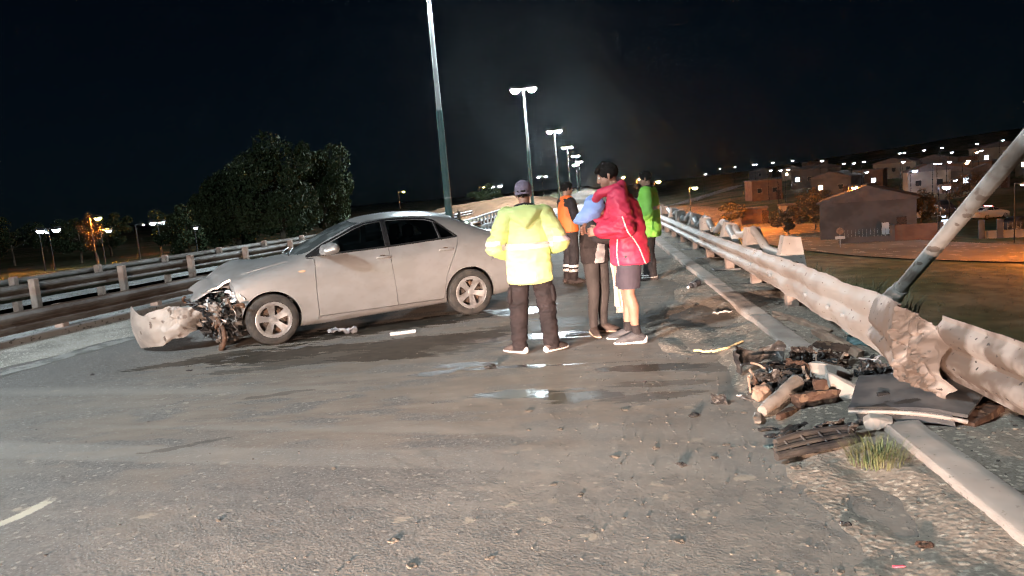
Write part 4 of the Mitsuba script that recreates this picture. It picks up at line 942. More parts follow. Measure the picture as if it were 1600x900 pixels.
def legs_of(J, hip_r, kn_r, an_r, z0, seat=.16, up=1.06):
    ms = [hull((V(J['pelvis']) + V((0, 0, up - .96)), (.15, .115, .05)), (J['pelvis'], (seat, .125, .09)))]
    for q in 'lr':
        k, a, h = V(J['kn_' + q]), V(J['an_' + q]), V(J['hip_' + q])
        ms += chain((h, hip_r), (h * .45 + k * .55, (hip_r + kn_r) / 2), (k, kn_r), (k * .55 + a * .45 + V((0, -.012, 0)), (kn_r * 1.02 + an_r) / 2 + .004), (a + V((0, 0, .02)), an_r), (V((a[0], a[1], z0)), an_r))
    return ms
def jacket_of(J, hem, chest=(.205, .150), hemr=(.215, .165), arm=(.088, .074, .062), cuff=.92):
    p, c, n = V(J['pelvis']), V(J['chest']), V(J['neck'])
    h = p.copy(); h[2] = hem
    mid = V(J['waist'])
    ms = [hull((h, (*hemr, .06)), (mid, (hemr[0] * .5 + chest[0] * .5, hemr[1] * .5 + chest[1] * .5, .08))), hull((mid, (hemr[0] * .5 + chest[0] * .5, hemr[1] * .5 + chest[1] * .5, .08)), (c, (*chest, .11))),
          hull((c, (*chest, .11)), (V(J['sh_l']) + V((.03, 0, -.01)), .082), (V(J['sh_r']) + V((-.03, 0, -.01)), .082), (n - V((0, 0, .03)), .085))]
    for q in 'lr':
        e, w, s_ = V(J['el_' + q]), V(J['wr_' + q]), V(J['sh_' + q])
        ms += chain((s_, arm[0]), (s_ * .5 + e * .5, (arm[0] + arm[1]) / 2 + .004), (e, arm[1]), (e * .5 + w * .5, (arm[1] + arm[2]) / 2 + .006), (e + (w - e) * cuff, arm[2]))
    return ms
def clothe(root, name, ms, W, m, amp, seed, hem=None, joints=(), label=None, it=12, f=(7, 7, 16)):
    t = wrinkle(skin_over(ms, .016, it), amp, seed, f, joints)
    if hem is not None: t = cut_below(t, hem)
    key = part(root, name, W(t), m, 50, label)
    return key, t
HB = lambda z0, z1: m3.Manifold.cube((2, 2, z1 - z0)).translate((-1, -1, z0))

# 1: the man in the hi-vis coat, seen from behind
P, J, W, f, R = person('person seen from behind in a pale yellow high-visibility coat, grey beanie and dark cargo trousers', (-0.63, 7.33, 0), 0.06, .97, dict(
    el_l=(-.335, -.05, 1.12), wr_l=(-.22, .20, 1.03), el_r=(.335, -.05, 1.13), wr_r=(.20, .20, 1.06), an_l=(-.165, -.04, .085), an_r=(.165, -.06, .085), kn_l=(-.145, .02, .50), kn_r=(.145, .02, .50), toe_l=-52, toe_r=50, head_pitch=-6))
hair(P, J, W, f, R)
bn = skin_over([sph(f(0, -.014, .052), (.089, .108, .092)), sph(f(0, -.01, .01), (.086, .104, .05))], .010, 4)
bn = trim(bn, (0, .25, 1), float(f(0, 0, -.022)[2] + .25 * f(0, 0, 0)[1]))
bt, = (rough(bn, .003, 60, 2),)
k = part(P, 'beanie', W(bt), 'm_beanie', 40)
part(k, 'turn_up', W(ring_band(bt, .003, man(box(-.3, .3, -.3, .3, float(f(0, 0, -.02)[2]), float(f(0, 0, .022)[2]))))), 'm_beanie', 40)
clothe(P, 'trousers', legs_of(J, .108, .088, .070, .055, .175), W, 'm_cargo', .016, 3, .045, [((-.14, 0, .48), .12, .9), ((.14, 0, .48), .12, .9), ((-.16, 0, .12), .12, 1.1), ((.16, 0, .12), .12, 1.1)])
for sx in (-1, 1):
    part(P, 'cargo_pocket', W(wrinkle(skin_over([hull((( sx * .215, -.01, .66), (.028, .062, .04)), ((sx * .225, -.01, .56), (.030, .066, .05)))], .016, 4), .004, 4)), 'm_cargo', 40)
ck, ct = clothe(P, 'coat', jacket_of(J, .76, (.212, .150), (.235, .165), (.100, .088, .075)), W, 'm_hivis', .014, 5, .72, [((-.33, -.05, 1.12), .12, 1.2), ((.33, -.05, 1.12), .12, 1.2), ((0, -.15, 1.05), .25, .4)])
part(ck, 'reflective_band', W(ring_band(ct, .003, man(box(-.26, .26, -.4, .4, 1.085, 1.145)))), 'm_reflect', 40)
for sx in (-1, 1):
    part(ck, 'sleeve_band', W(ring_band(ct, .003, (HB(1.135, 1.19) - man(box(-.265, .265, -.6, .6, .5, 1.6))) ^ man(box(min(sx, 0), max(sx, 0), -1, .09, 0, 2)))), 'm_reflect', 40)
hd_ = wrinkle(skin_over([hull(((-.185, -.055, 1.470), .036), ((-.10, -.115, 1.46), .040), ((0, -.165, 1.33), .030), ((.10, -.115, 1.46), .040), ((.185, -.055, 1.470), .036), ((0, -.10, 1.495), .034)), hull(((-.19, -.04, 1.47), .034), ((-.14, .08, 1.47), .035)), hull(((.19, -.04, 1.47), .034), ((.14, .08, 1.47), .035))], .014, 8), .006, 8)
part(ck, 'hood', W(hd_), 'm_hivis', 50, 'hood lying folded on the shoulders')
part(ck, 'collar', W(skin_over([hull(((-.075, -.035, 1.50), .040), ((.075, -.035, 1.50), .040), ((0, -.075, 1.515), .036), ((0, .04, 1.49), .04))], .014, 5)), 'm_cloth_black', 40, 'black inner collar')
shoes(P, J, W, 'm_shoe_dark', 'm_white', 1)

# 2: the man in the red jacket and shorts, facing left, head bowed
P, J, W, f, R = person('person in a red hooded rain jacket and grey shorts, bowing over someone in his arms', (0.38, 7.50, 0), math.radians(84), 1.045, dict(
    waist=(0, .01, 1.10), chest=(0, .035, 1.30), neck=(0, .085, 1.47), head=(0, .165, 1.615), head_pitch=-16, head_yaw=4, sh_l=(-.185, .07, 1.41), sh_r=(.185, .09, 1.41), el_l=(-.275, .02, 1.14), wr_l=(-.23, .255, 1.12), el_r=(.26, .20, 1.16), wr_r=(.13, .38, 1.13),
    an_l=(-.10, -.02, .085), kn_l=(-.10, .03, .49), an_r=(.10, .07, .085), kn_r=(.10, .07, .50), toe_l=-6, toe_r=8, curl=.9))
hair(P, J, W, f, R)
part(P, 'fringe', W(rough(skin_over([hull((f(-.05, .07, .085), .022), (f(.05, .07, .085), .022), (f(0, .085, .075), .020), (f(0, 0, .125), .03))], .01, 4), .005, 60, 7)), 'm_hair', 40)
clothe(P, 'shorts', legs_of(J, .118, .105, .105, .30, .178), W, 'm_shorts', .006, 13, .545)
jk, jt = clothe(P, 'jacket', jacket_of(J, .80, (.200, .155), (.215, .185), (.096, .085, .072), .90), W, 'm_red', .017, 15, .765, [((-.27, .02, 1.14), .12, 1.3), ((-.2, .1, 1.2), .2, .7)])
hh = wrinkle(skin_over([m_.translate((0, .105, .0)) for m_ in [hull(((-.10, -.055, 1.465), .046), ((.10, -.055, 1.465), .046), ((0, -.085, 1.40), .05), ((0, -.065, 1.53), .042)), hull(((-.11, -.03, 1.50), .045), ((-.105, .13, 1.465), .042)), hull(((.11, -.03, 1.50), .045), ((.105, .13, 1.465), .042)), hull(((-.105, .13, 1.465), .042), ((.0, .185, 1.42), .04))]], .014, 6), .007, 18)
part(jk, 'hood', W(hh), 'm_red', 50, 'thick hood bunched round the neck')
for ln in ([(.03, 1.24), (-.01, 1.10), (-.10, .93), (-.155, .75)], [(.10, 1.02), (.115, .90), (.10, .74)]):
    b = ring_band(jt, .004, man(place(trimesh.creation.extrude_polygon(LineString(ln).buffer(.006), .6), (0, 0, 0), 0)).transform(np.array([[0, 0, -1, 0], [1, 0, 0, 0], [0, 1, 0, 0]], float)) if False else prism_yz([tuple(q) for q in np.array(LineString(ln).buffer(.006).exterior.coords)], -.6, -.05))
    if b is not None and len(b.faces): part(jk, 'piping', W(b), 'm_white', 40, 'thin white piping')
part(jk, 'cuff', W(skin_over(chain((V(J['el_l']) * .2 + V(J['wr_l']) * .8, .071), (V(J['el_l']) * .1 + V(J['wr_l']) * .9, .064)), .012, 3)), 'm_red', 40)
for q in 'lr':
    a = V(J['an_' + q])
    t = trim(skin_over(chain((V(J['kn_' + q]) * .30 + a * .70, .0445), (a + V((0, 0, .03)), .045), (a, .050)), .012, 3), (0, 0, -1), -.185)
    part(P, 'sock', W(t), 'm_cloth_black', 40)
shoes(P, J, W, 'm_shoe_grey', 'm_white', 2)

# 3: the woman he holds, her hooded head against his chest, one arm round him
P, J, W, f, R = person('person in a light blue hood and grey leggings leaning on the red jacket', (0.03, 8.02, 0), math.radians(-128), .90, dict(
    waist=(.05, .03, 1.10), chest=(.12, .10, 1.29), neck=(.19, .17, 1.43), head=(.23, .23, 1.525), head_pitch=-22, head_yaw=25, sh_r=(.28, .15, 1.37), el_r=(.40, .38, 1.21), wr_r=(.26, .63, 1.18), sh_l=(-.06, .10, 1.38), el_l=(-.24, .05, 1.12), wr_l=(-.20, .22, 1.0),
    an_l=(-.10, -.02, .085), an_r=(.12, .0, .085), kn_l=(-.09, .03, .50), kn_r=(.11, .03, .50), toe_l=-25, toe_r=35, curl=.7))
hair(P, J, W, f, R)
clothe(P, 'leggings', legs_of(J, .100, .066, .046, .10, .165), W, 'm_legging', .004, 23, .10)
jk, jt = clothe(P, 'jacket', jacket_of(J, .90, (.185, .145), (.195, .155), (.080, .070, .058), .93), W, 'm_cloth_black', .010, 25, .86)
part(jk, 'grey_panel', W(ring_band(jt, .004, man(box(.03, .15, .10, .6, .88, 1.12)))), 'm_grey_cloth', 40, 'grey patterned front of the top')
hb = skin_over([sph(f(0, -.02, .035), (.108, .128, .122)), sph(f(0, -.03, -.05), (.112, .125, .10)), hull((f(0, -.06, -.10), (.13, .12, .07)), (f(0, -.06, -.16), (.17, .13, .05)))], .014, 6)
hb = tm(man(hb) - m3.Manifold.sphere(1, 20).scale((.06, .08, .085)).translate(tuple(f(0, .125, -.015))))
part(P, 'hood', W(wrinkle(hb, .009, 28, (9, 9, 12))), 'm_blue', 45, 'light blue hood')
part(P, 'sleeve_cuff', W(skin_over(chain((V(J['el_r']) * .12 + V(J['wr_r']) * .88, .060), (V(J['wr_r']), .050)), .012, 3)), 'm_white', 40)
for sx in (-1, 1):
    a = V(J['an_l' if sx < 0 else 'an_r'])
shoes(P, J, W, 'm_shoe_dark', 'm_beige', 3)
u, v = np.meshgrid(np.linspace(0, 1, 14), np.linspace(0, 1, 22), indexing='ij')
sc = np.stack([.245 + .12 * (u - .5) + .02 * v + .012 * np.sin(u * 14 + v * 3), 7.86 + .03 * np.cos(u * 12) - .02 * v, .78 - .46 * v], -1)
scf = part(P, 'scarf', solid_sheet(sc, .008), 'm_beige', 40, 'pale knitted scarf end hanging down')
for i in range(9):
    x = .20 + .105 * i / 8 + .02
    part(scf, 'fringe', tube([(x, 7.845, .325), (x + .004, 7.84, .285), (x - .003, 7.842, .25)], .005, 5), 'm_beige', 30)

# 4: the rescuer in an orange vest, half hidden
P, J, W, f, R = person('person in an orange vest and black trousers with white bands, half hidden', (-0.36, 12.5, 0), math.radians(-62), .965, dict(head_pitch=-14, el_l=(-.25, .04, 1.12), wr_l=(-.18, .26, 1.12), el_r=(.26, .02, 1.12), wr_r=(.16, .25, 1.10)))
hair(P, J, W, f, R)
tk, tt = clothe(P, 'trousers', legs_of(J, .105, .085, .068, .05, .165), W, 'm_cloth_black', .008, 33, .05)
for z in (.21, .29):
    part(tk, 'reflective_band', W(ring_band(tt, .004, HB(z, z + .045))), 'm_reflect', 40)
jk, jt = clothe(P, 'jacket', jacket_of(J, .86, (.19, .14), (.20, .15), (.080, .070, .060)), W, 'm_cloth_black', .008, 35, .82)
vt = trim(inflate(wrinkle(skin_over([hull(((0, 0, .92), (.21, .16, .05)), ((0, 0, 1.30), (.20, .155, .1)), ((-.12, 0, 1.45), .07), ((.12, 0, 1.45), .07), (V(J['neck']), .075))], .016, 8), .005, 37), .004), (0, 0, 1), .90)
part(P, 'vest', W(vt), 'm_orange', 45, 'orange sleeveless vest')
shoes(P, J, W, 'm_shoe_dark', 'm_shoe_dark', 4)

# 5: the one in the green coat further back
P, J, W, f, R = person('person in a bright green high-visibility coat and black trousers standing by the right guard rail', (0.96, 12.25, 0), math.radians(72), 1.0, dict(
    el_l=(-.30, -.06, 1.13), wr_l=(-.20, .13, 1.0), el_r=(.29, -.03, 1.12), wr_r=(.18, .14, .99), head_pitch=-12, toe_l=-20, toe_r=10, an_l=(-.10, -.02, .085), an_r=(.11, .10, .085), kn_r=(.11, .06, .5)))
hair(P, J, W, f, R)
clothe(P, 'trousers', legs_of(J, .112, .090, .074, .05, .175), W, 'm_cloth_black', .008, 43, .06)
jk, jt = clothe(P, 'coat', jacket_of(J, .74, (.215, .165), (.225, .18), (.102, .090, .075)), W, 'm_hivis_green', .014, 45, .70)
part(jk, 'reflective_band', W(ring_band(jt, .003, man(box(-.27, .27, -.4, .4, 1.14, 1.20)))), 'm_reflect', 40)
for q in 'lr':
    e, w = V(J['el_' + q]), V(J['wr_' + q])
    part(jk, 'forearm_panel', W(inflate(skin_over(chain((e * .75 + w * .25, .086), (e * .35 + w * .65, .082)), .014, 3), .004)), 'm_reflect', 40, 'pale reflective lower sleeve')
part(jk, 'collar', W(skin_over([hull(((-.06, .0, 1.49), .045), ((.06, .0, 1.49), .045), ((0, -.05, 1.50), .04))], .014, 4)), 'm_cloth_black', 40)
shoes(P, J, W, 'm_shoe_dark', 'm_shoe_dark', 5, 'm_reflect')
# ---------------------------------------------------------------- wreckage by the kerb
def bz(x, y):
    return float(max(0.0, berm_z(np.array(x), np.array(y)))) if x < KX0 else float(shoulder_z(np.array(x), np.array(y)))
M('m_plastic', mottled((0.022, 0.021, 0.022), (0.06, 0.052, 0.046), 12.0), 0.5)
M('m_wood', mottled((0.085, 0.05, 0.036), (0.045, 0.028, 0.021), 10.0, c3=(0.14, 0.09, 0.06), s3=28.0), 0.85, spec=0.2)
M('m_tan', mottled((0.32, 0.225, 0.17), (0.20, 0.135, 0.10), 8.0), 0.8, spec=0.2)
M('m_pipe', mottled((0.27, 0.23, 0.20), (0.16, 0.135, 0.115), 8.0, c3=(0.2, 0.14, 0.1), s3=22.0, t3=0.68), 0.5)
M('m_tray', mottled((0.042, 0.043, 0.047), (0.085, 0.08, 0.078), 6.0, c3=(0.025, 0.023, 0.022), s3=9.0, t3=0.64), 0.75, spec=0.3)
M('m_broken', mottled((0.34, 0.30, 0.265), (0.26, 0.225, 0.20), 6.0), 0.9, spec=0.2)
M('m_stone', mottled((0.19, 0.15, 0.118), (0.13, 0.105, 0.085), 16.0), 0.9, spec=0.2)
M('m_rope', (0.70, 0.52, 0.28), 0.7)
M('m_foil', mottled((0.30, 0.31, 0.33), (0.17, 0.18, 0.20), 25.0), 0.4, 0.2)
M('m_pink', (0.75, 0.12, 0.16), 0.5)
def splinter(L, w, h, seed, n=7):
    q = np.random.default_rng(seed)
    pts = []
    for i in range(n):
        t = i / (n - 1) - .5
        for a in range(4):
            pts.append([t * L + q.normal(0, .02 * L), (w if a % 2 else -w) / 2 * q.uniform(.5, 1), (h if a > 1 else 0) * q.uniform(.5, 1)])
    m = trimesh.convex.convex_hull(np.array(pts))
    return rough(tm(man(m).refine_to_length(max(.012, L / 22))), min(w, h) * .22, 26, seed, 3)
def tangle(parent, name, c, r, n, seed, mats, rad=(.006, .014)):
    q = np.random.default_rng(seed)
    for i in range(n):
        p = np.array(c) + q.normal(0, 1, 3) * np.array(r) * .5
        d = q.normal(0, 1, 3)
        path = [p]
        for k in range(6):
            d = d * .6 + q.normal(0, .7, 3)
            p = p + d / np.linalg.norm(d) * np.mean(r) * .42
            p = np.array(c) + np.clip(p - c, -np.array(r), np.array(r))
            path.append(p.copy())
        path = np.array(path)
        path[:, 2] = np.maximum(path[:, 2], bz(path[0, 0], path[0, 1]) + .012)
        part(parent, name, tube(bez(path, 16), q.uniform(*rad), 6), mats[i % len(mats)], 40)
def chunk(L, w, h, seed):
    q = np.random.default_rng(seed)
    p = q.uniform(-.5, .5, (16, 3)); k = np.argmax(np.abs(p), axis=1)
    p[np.arange(16), k] = np.sign(p[np.arange(16), k]) * .5
    m = trimesh.convex.convex_hull(p * [L, w, h])
    return rough(tm(man(m).refine_to_length(.03)), .006, 22, seed)
def scrap(label, name, cat_, x, y, mesh, m, rz=0.0, rx=0.0, ry=0.0, dz=0.0, group=None, smooth=30):
    t = place(mesh, (0, 0, 0), rz, rx, ry)
    lo = t.vertices[:, 2].min()
    return whole(name, label, cat_, place(t, (x, y, bz(x, y) - lo - .006 + dz)), m, smooth, group)
# curved black wheel arch liner standing on its edge
aa, bb = np.meshgrid(np.linspace(.1, 3.5, 34), np.linspace(0, 1, 14), indexing='ij')
LN = np.stack([.19 * np.cos(aa) * (1 + .15 * bb), .13 * np.sin(aa), .01 + bb * (.17 + .04 * np.sin(aa * 3))], -1)
LN = LN + (np.stack([meshkit.fbm(LN * 9, 3, 200 + k) for k in range(3)], -1) - .5) * .10
scrap('torn black wheel arch liner curled up like a bucket against the kerb', 'arch_liner', 'car part', 1.27, 5.92, solid_sheet(LN, .006), 'm_plastic', .3, .12)
scrap('grey black shield of bent plastic leaning on the kerb behind the curled liner', 'plastic_shield', 'car part', 1.56, 5.86, crumple(.20, .18, 61, .08), 'm_plastic', .5, .25, dz=.01)
scrap('brown bent plate standing in the wreckage beside the curled liner', 'bent_plate', 'car part', 1.47, 5.55, crumple(.17, .15, 62, .10), 'm_wood', -.5, .2)
h = thing('wreckage', 'heap of crushed black and brown car parts below the curled liner', 'car wreckage')
q = np.random.default_rng(21)
for i in range(26):
    x, y = 1.26 + q.normal(0, .15), 5.42 + q.normal(0, .15)
    s = q.uniform(.08, .19)
    m = place(crumple(s, s * q.uniform(.4, .9), 300 + i, .10, .006, 12), (0, 0, 0), q.uniform(0, 6.3), q.uniform(-1.4, 1.4))
    part(h, 'torn_piece', place(m, (x, y, bz(x, y) - m.vertices[:, 2].min() - .01 + q.uniform(0, .03))), ['m_plastic', 'm_plastic', 'm_rust', 'm_black_matt', 'm_wood', 'm_plastic', 'm_black_matt'][i % 7], 30)
tangle(h, 'wire', (1.28, 5.42, .10), (.22, .20, .08), 9, 31, ['m_black', 'm_plastic', 'm_tan'])
scrap('small pale tan fragment at the left of the wreckage heap', 'fragment', 'car part', 1.12, 5.25, splinter(.13, .09, .10, 5), 'm_tan', .6, .3)
scrap('crumpled white scrap at the left edge of the wreckage heap', 'white_scrap', 'scrap', 1.00, 5.40, crumple(.035, .03, 71, .08, .004, 8), 'm_white', 0, 1.45)
# pale broken pipe
pp = thing('broken_pipe', 'pale broken plastic pipe with an open end lying by the wreckage', 'pipe')
a, b = np.array([1.04, 4.86, .05]), np.array([1.36, 5.22, .13])
d = (b - a) / np.linalg.norm(b - a)
po = man(tube([a, a + d * .1, a + d * .3, b], [.035, .045, .048, .054], 22)); pi_ = man(tube([a + d * .12, b + d * .05], [.038, .047], 22))
part(pp, 'shell', rough(tm((po - pi_).refine_to_length(.03)), .006, 16, 4), 'm_pipe', 40)
part(pp, 'rim', tube([b + .052 * (math.cos(t) * np.cross(d, [0, 0, 1]) / np.linalg.norm(np.cross(d, [0, 0, 1])) + math.sin(t) * np.array([0, 0, 1])) for t in np.linspace(0, 6.28, 26)], .007, 6, False), 'm_black', 40)
part(pp, 'splinter', place(splinter(.17, .05, .03, 9), a - d * .06 + [0, 0, -.03], math.atan2(d[1], d[0]) + .5), 'm_pipe')
scrap('rusty brown splintered block with an upright stub beside the broken pipe', 'rusty_block', 'car part', 1.43, 4.98, cat([splinter(.34, .13, .09, 11), place(splinter(.10, .05, .10, 12), (.02, 0, .06), 0)]), 'm_wood', .35)
scrap('second brown splinter under the mouth of the broken pipe', 'rusty_splinter', 'car part', 1.22, 4.86, splinter(.30, .05, .035, 13), 'm_wood', .75)
# chunks broken out of the kerb
for (x, y, L, w, h_, rz_, ry_, lab) in ((1.60, 5.50, .34, .17, .13, 1.9, .15, 'tilted kerb chunk behind the rusty block'), (1.62, 5.05, .46, .18, .14, 1.75, -.12, 'long pale triangular chunk broken from the kerb'), (1.62, 4.46, .20, .16, .07, 1.2, .05, 'tan kerb chunk at the broken end beside the grass tuft')):
    scrap(lab, 'kerb_chunk', 'concrete', x, y, chunk(L, w, h_, int(x * 100 + y * 10)), 'm_broken', rz_, 0, ry_, smooth=20)
# ribbed black strip of the bumper grille
gs = thing('grille_strip', 'long ribbed black grille strip lying on the gravel before the grass tuft', 'car part')
a, b = np.array([.93, 4.04, .06]), np.array([1.43, 4.24, .07])
for k, (o, hh_, w) in enumerate(((0, .03, .024), (.04, .05, .018), (.075, .06, .015), (.105, .075, .022))):
    n_ = np.array([-(b - a)[1], (b - a)[0], 0]); n_ /= np.linalg.norm(n_)
    mid = (a + b) / 2 + n_ * o + [0, 0, hh_ - .04 + .01 * math.sin(k * 3)]
    part(gs, 'bar', tube(bez([a + n_ * o + [0.02 * k, 0, hh_ - .04], mid, b + n_ * o * .7 + [0, 0, hh_ - .045]], 14), w, 8), 'm_plastic', 40)
for t in np.linspace(.2, .85, 4):
    p = a + (b - a) * t
    part(gs, 'rib', tube([p + [0, 0, 0.0], p + n_ * .12 + [0, 0, .06]], .007, 6), 'm_plastic', 40)
part(gs, 'end_piece', place(crumple(.12, .11, 81, .10), b + n_ * .06 + [0, 0, .03], .9, .6), 'm_plastic')
part(gs, 'end_piece', place(crumple(.20, .12, 82, .10), (1.30, 4.36, .10), .3, .5), 'm_plastic')
for i, (x, y, L, w, rz_, lab) in enumerate(((1.10, 4.52, .19, .06, .5, 'dark plastic shard lying left of the ribbed strip'), (1.02, 4.50, .08, .05, .3, 'smallest dark shard left of the ribbed strip'), (1.19, 4.60, .17, .05, .5, 'flat dark shard behind the ribbed strip'), (1.50, 4.53, .10, .05, .1, 'dark scrap below the end of the broken kerb'), (1.10, 4.28, .13, .10, .6, 'grey green shard touching the ribbed strip'), (.98, 4.30, .09, .07, .2, 'grey green shard at the left tip of the ribbed strip'), (1.02, 4.62, .12, .04, .2, 'thin grey sliver near the pale pipe'))):
    scrap(lab, 'shard', 'car part', x, y, crumple(L, w, 90 + i, .07, .008, 10), ['m_plastic', 'm_plastic', 'm_plastic', 'm_plastic', 'm_teal', 'm_teal', 'm_black_matt'][i], rz_, 1.45)
# the dark tray torn from under the car, over the kerb
uu, vv = np.meshgrid(np.linspace(0, 1, 34), np.linspace(0, 1, 18), indexing='ij')
c00, c10, c11, c01 = np.array([1.50, 4.60]), np.array([2.08, 4.36]), np.array([2.42, 4.80]), np.array([1.76, 5.16])
xy = (c00 * (1 - uu[..., None]) + c10 * uu[..., None]) * (1 - vv[..., None]) + (c01 * (1 - uu[..., None]) + c11 * uu[..., None]) * vv[..., None]
TP = np.concatenate([xy, (.115 + .05 * vv + .035 * np.sin(uu * 3.1) + .03 * (meshkit.fbm(np.concatenate([xy * 4, xy[..., :1] * 0], -1), 3, 6) - .5))[..., None]], -1)
tr = thing('undertray', 'broad dark tray torn from under a car, lying over the kerb', 'car part')
lobe = 1 - .10 * (meshkit.fbm(np.concatenate([xy * 3, xy[..., :1] * 0], -1), 3, 7) - .5)
part(tr, 'panel', solid_sheet(TP, .022), 'm_tray', 35)
part(tr, 'front_edge', tube(bez([(*c00, .10), (1.78, 4.475, .118), (*c10, .085)], 20), .013, 8), 'm_cover', 40, 'pale scraped front edge')
part(tr, 'flange', solid_sheet(np.stack([TP[2:30, 0] + [0, 0, -.01], TP[2:30, 0] + [.01, -.02, -.075]], 0), .012), 'm_tray', 30)
for x, y in ((1.86, 4.85), (1.75, 4.72), (2.05, 4.72)):
    part(tr, 'slot', box(x - .035, x + .035, y - .012, y + .012, .15, .178, .004), 'm_black')
scrap('rusty brown torn strip at the right end of the dark tray', 'rusty_strip', 'car part', 2.24, 4.52, splinter(.42, .10, .07, 33), 'm_wood', .75)
# under the torn rail
b1 = thing('wreckage', 'tangled clump of brown fibres and twigs behind the kerb', 'debris')
tangle(b1, 'strand', (1.80, 5.92, .10), (.12, .14, .065), 26, 41, ['m_wood', 'm_rust', 'm_tan', 'm_black_matt'], (.004, .011))
for i in range(6):
    m = place(crumple(.16, .10, 400 + i, .12, .006, 10), (0, 0, 0), i * 1.1, .8)
    part(b1, 'torn_piece', place(m, (1.80 + .06 * math.cos(i * 2), 5.92 + .08 * math.sin(i * 2), bz(1.8, 5.9) - m.vertices[:, 2].min())), ['m_wood', 'm_rust', 'm_black_matt'][i % 3])
b2 = thing('wreckage', 'tangle of black wires and shredded plastic below the crumpled rail', 'car wreckage')
tangle(b2, 'wire', (1.98, 5.42, .12), (.12, .12, .10), 18, 43, ['m_black', 'm_plastic', 'm_foil', 'm_black'], (.004, .011))
for i in range(9):
    m = place(crumple(.15, .11, 420 + i, .14, .006, 10), (0, 0, 0), i * 1.3, .3 + i * .2)
    part(b2, 'torn_piece', place(m, (1.97 + .08 * math.cos(i * 2), 5.42 + .09 * math.sin(i * 2.3), bz(1.97, 5.4) - m.vertices[:, 2].min() + .03 * (i % 3))), ['m_plastic', 'm_black', 'm_plastic', 'm_scrap'][i % 4])
for i, (a, b, w, h_, m, lab) in enumerate((((1.93, 8.25), (2.16, 7.1), .06, .05, 'm_tan', 'long tan splintered rail block lying below the beam'), ((2.02, 7.05), (2.10, 6.1), .09, .07, 'm_tan', 'thick tan splintered length nearest the crumpled rail'), ((1.86, 6.55), (2.08, 6.25), .07, .06, 'm_wood', 'short brown length between the tan splinters and the fibres'), ((1.80, 8.02), (2.02, 7.86), .07, .04, 'm_tan', 'flat tan plate lying behind the kerb below the beam'))):
    a, b = np.array(a), np.array(b)
    scrap(lab, 'splintered_beam', 'wreckage', *((a + b) / 2), splinter(np.linalg.norm(b - a), w, h_, 50 + i, 9), m, math.atan2((b - a)[1], (b - a)[0]))
scrap('grey green bent panel standing in the dark under the beam', 'bent_sheet', 'car part', 2.26, 6.45, crumple(.36, .26, 66, .08), 'm_teal', -.9, .2)
# small things on the road
scrap('yellowed rope lying in a curve on the gravel', 'rope', 'rope', 1.12, 6.8, tube(bez([(-.24, .03, 0), (-.20, -.04, .0), (-.11, -.09, .0), (.02, -.05, .012), (.12, .10, .0), (.24, .26, .0)], 40) + (meshkit.fbm(np.arange(40)[:, None] * np.array([.5, .3, .2]), 2, 3)[:, None] - .5) * .02, .011, 7), 'm_rope', 0)
bo = thing('bottle', 'crushed clear plastic bottle lying by the kerb near the green coat', 'bottle')
a, b = np.array([1.33, 10.62, .065]), np.array([1.50, 10.86, .085]); d = b - a
part(bo, 'shell', rough(tube([a, a + d * .08, a + d * .2, a + d * .55, a + d * .62, a + d], [.018, .02, .048, .05, .042, .05], 14), .012, 18, 3), 'm_shoe_grey', 40)
part(bo, 'cap', tube([a - d * .08, a], .021, 12), 'm_white', 40)
part(bo, 'label', tube([a + d * .25, a + d * .5], .053, 14), 'm_foil', 40)
scrap('crumpled white paper on the gravel beside the kerb', 'paper', 'paper', 1.45, 8.75, crumple(.17, .12, 73, .08, .004, 12), 'm_white', .4, 1.5)
scrap('white plastic tube lying on the wet road in front of the car', 'plastic_tube', 'tube', -2.38, 8.75, tube([(-.15, -.02, 0), (.0, .0, .0), (.16, .03, 0)], [.024, .022, .024], 12), 'm_white', .22)
scrap('crumpled silver grey rag on the road by the front wheel', 'rag', 'rag', -3.22, 9.0, crumple(.32, .18, 75, .10, .006, 18), 'm_foil', .1, 1.5)
scrap('red and white scrap at the bottom edge of the picture', 'red_scrap', 'scrap', 1.13, 2.92, splinter(.045, .018, .014, 77), 'm_pink', .1)
for i, (x, y, s, mm, lab) in enumerate(((1.29, 3.07, .08, 'm_wood', 'rust brown lump on the gravel near the kerb'), (.61, 4.98, .10, 'm_black_matt', 'small dark lump lying alone on the road'), (.42, 4.1, .07, 'm_plastic', 'black scrap on the road before the ribbed strip'), (1.05, 3.30, .06, 'm_black_matt', 'dark scrap nearest the bottom of the gravel'), (-1.02, 6.72, .13, 'm_black_matt', 'dark wet clod in the middle puddle'), (-5.6, 7.5, .06, 'm_black_matt', 'dark scrap on the road left of the bumper cover'), (-4.4, 7.4, .07, 'm_black_matt', 'dark scrap on the road below the bumper cover'), (1.25, 9.4, .07, 'm_black_matt', 'dark scrap between the white paper and the bottle'))):
    scrap(lab, 'scrap', 'debris', x, y, crumple(s * .7, s * .5, 500 + i, .09, .012, 10), mm, i, 1.48)
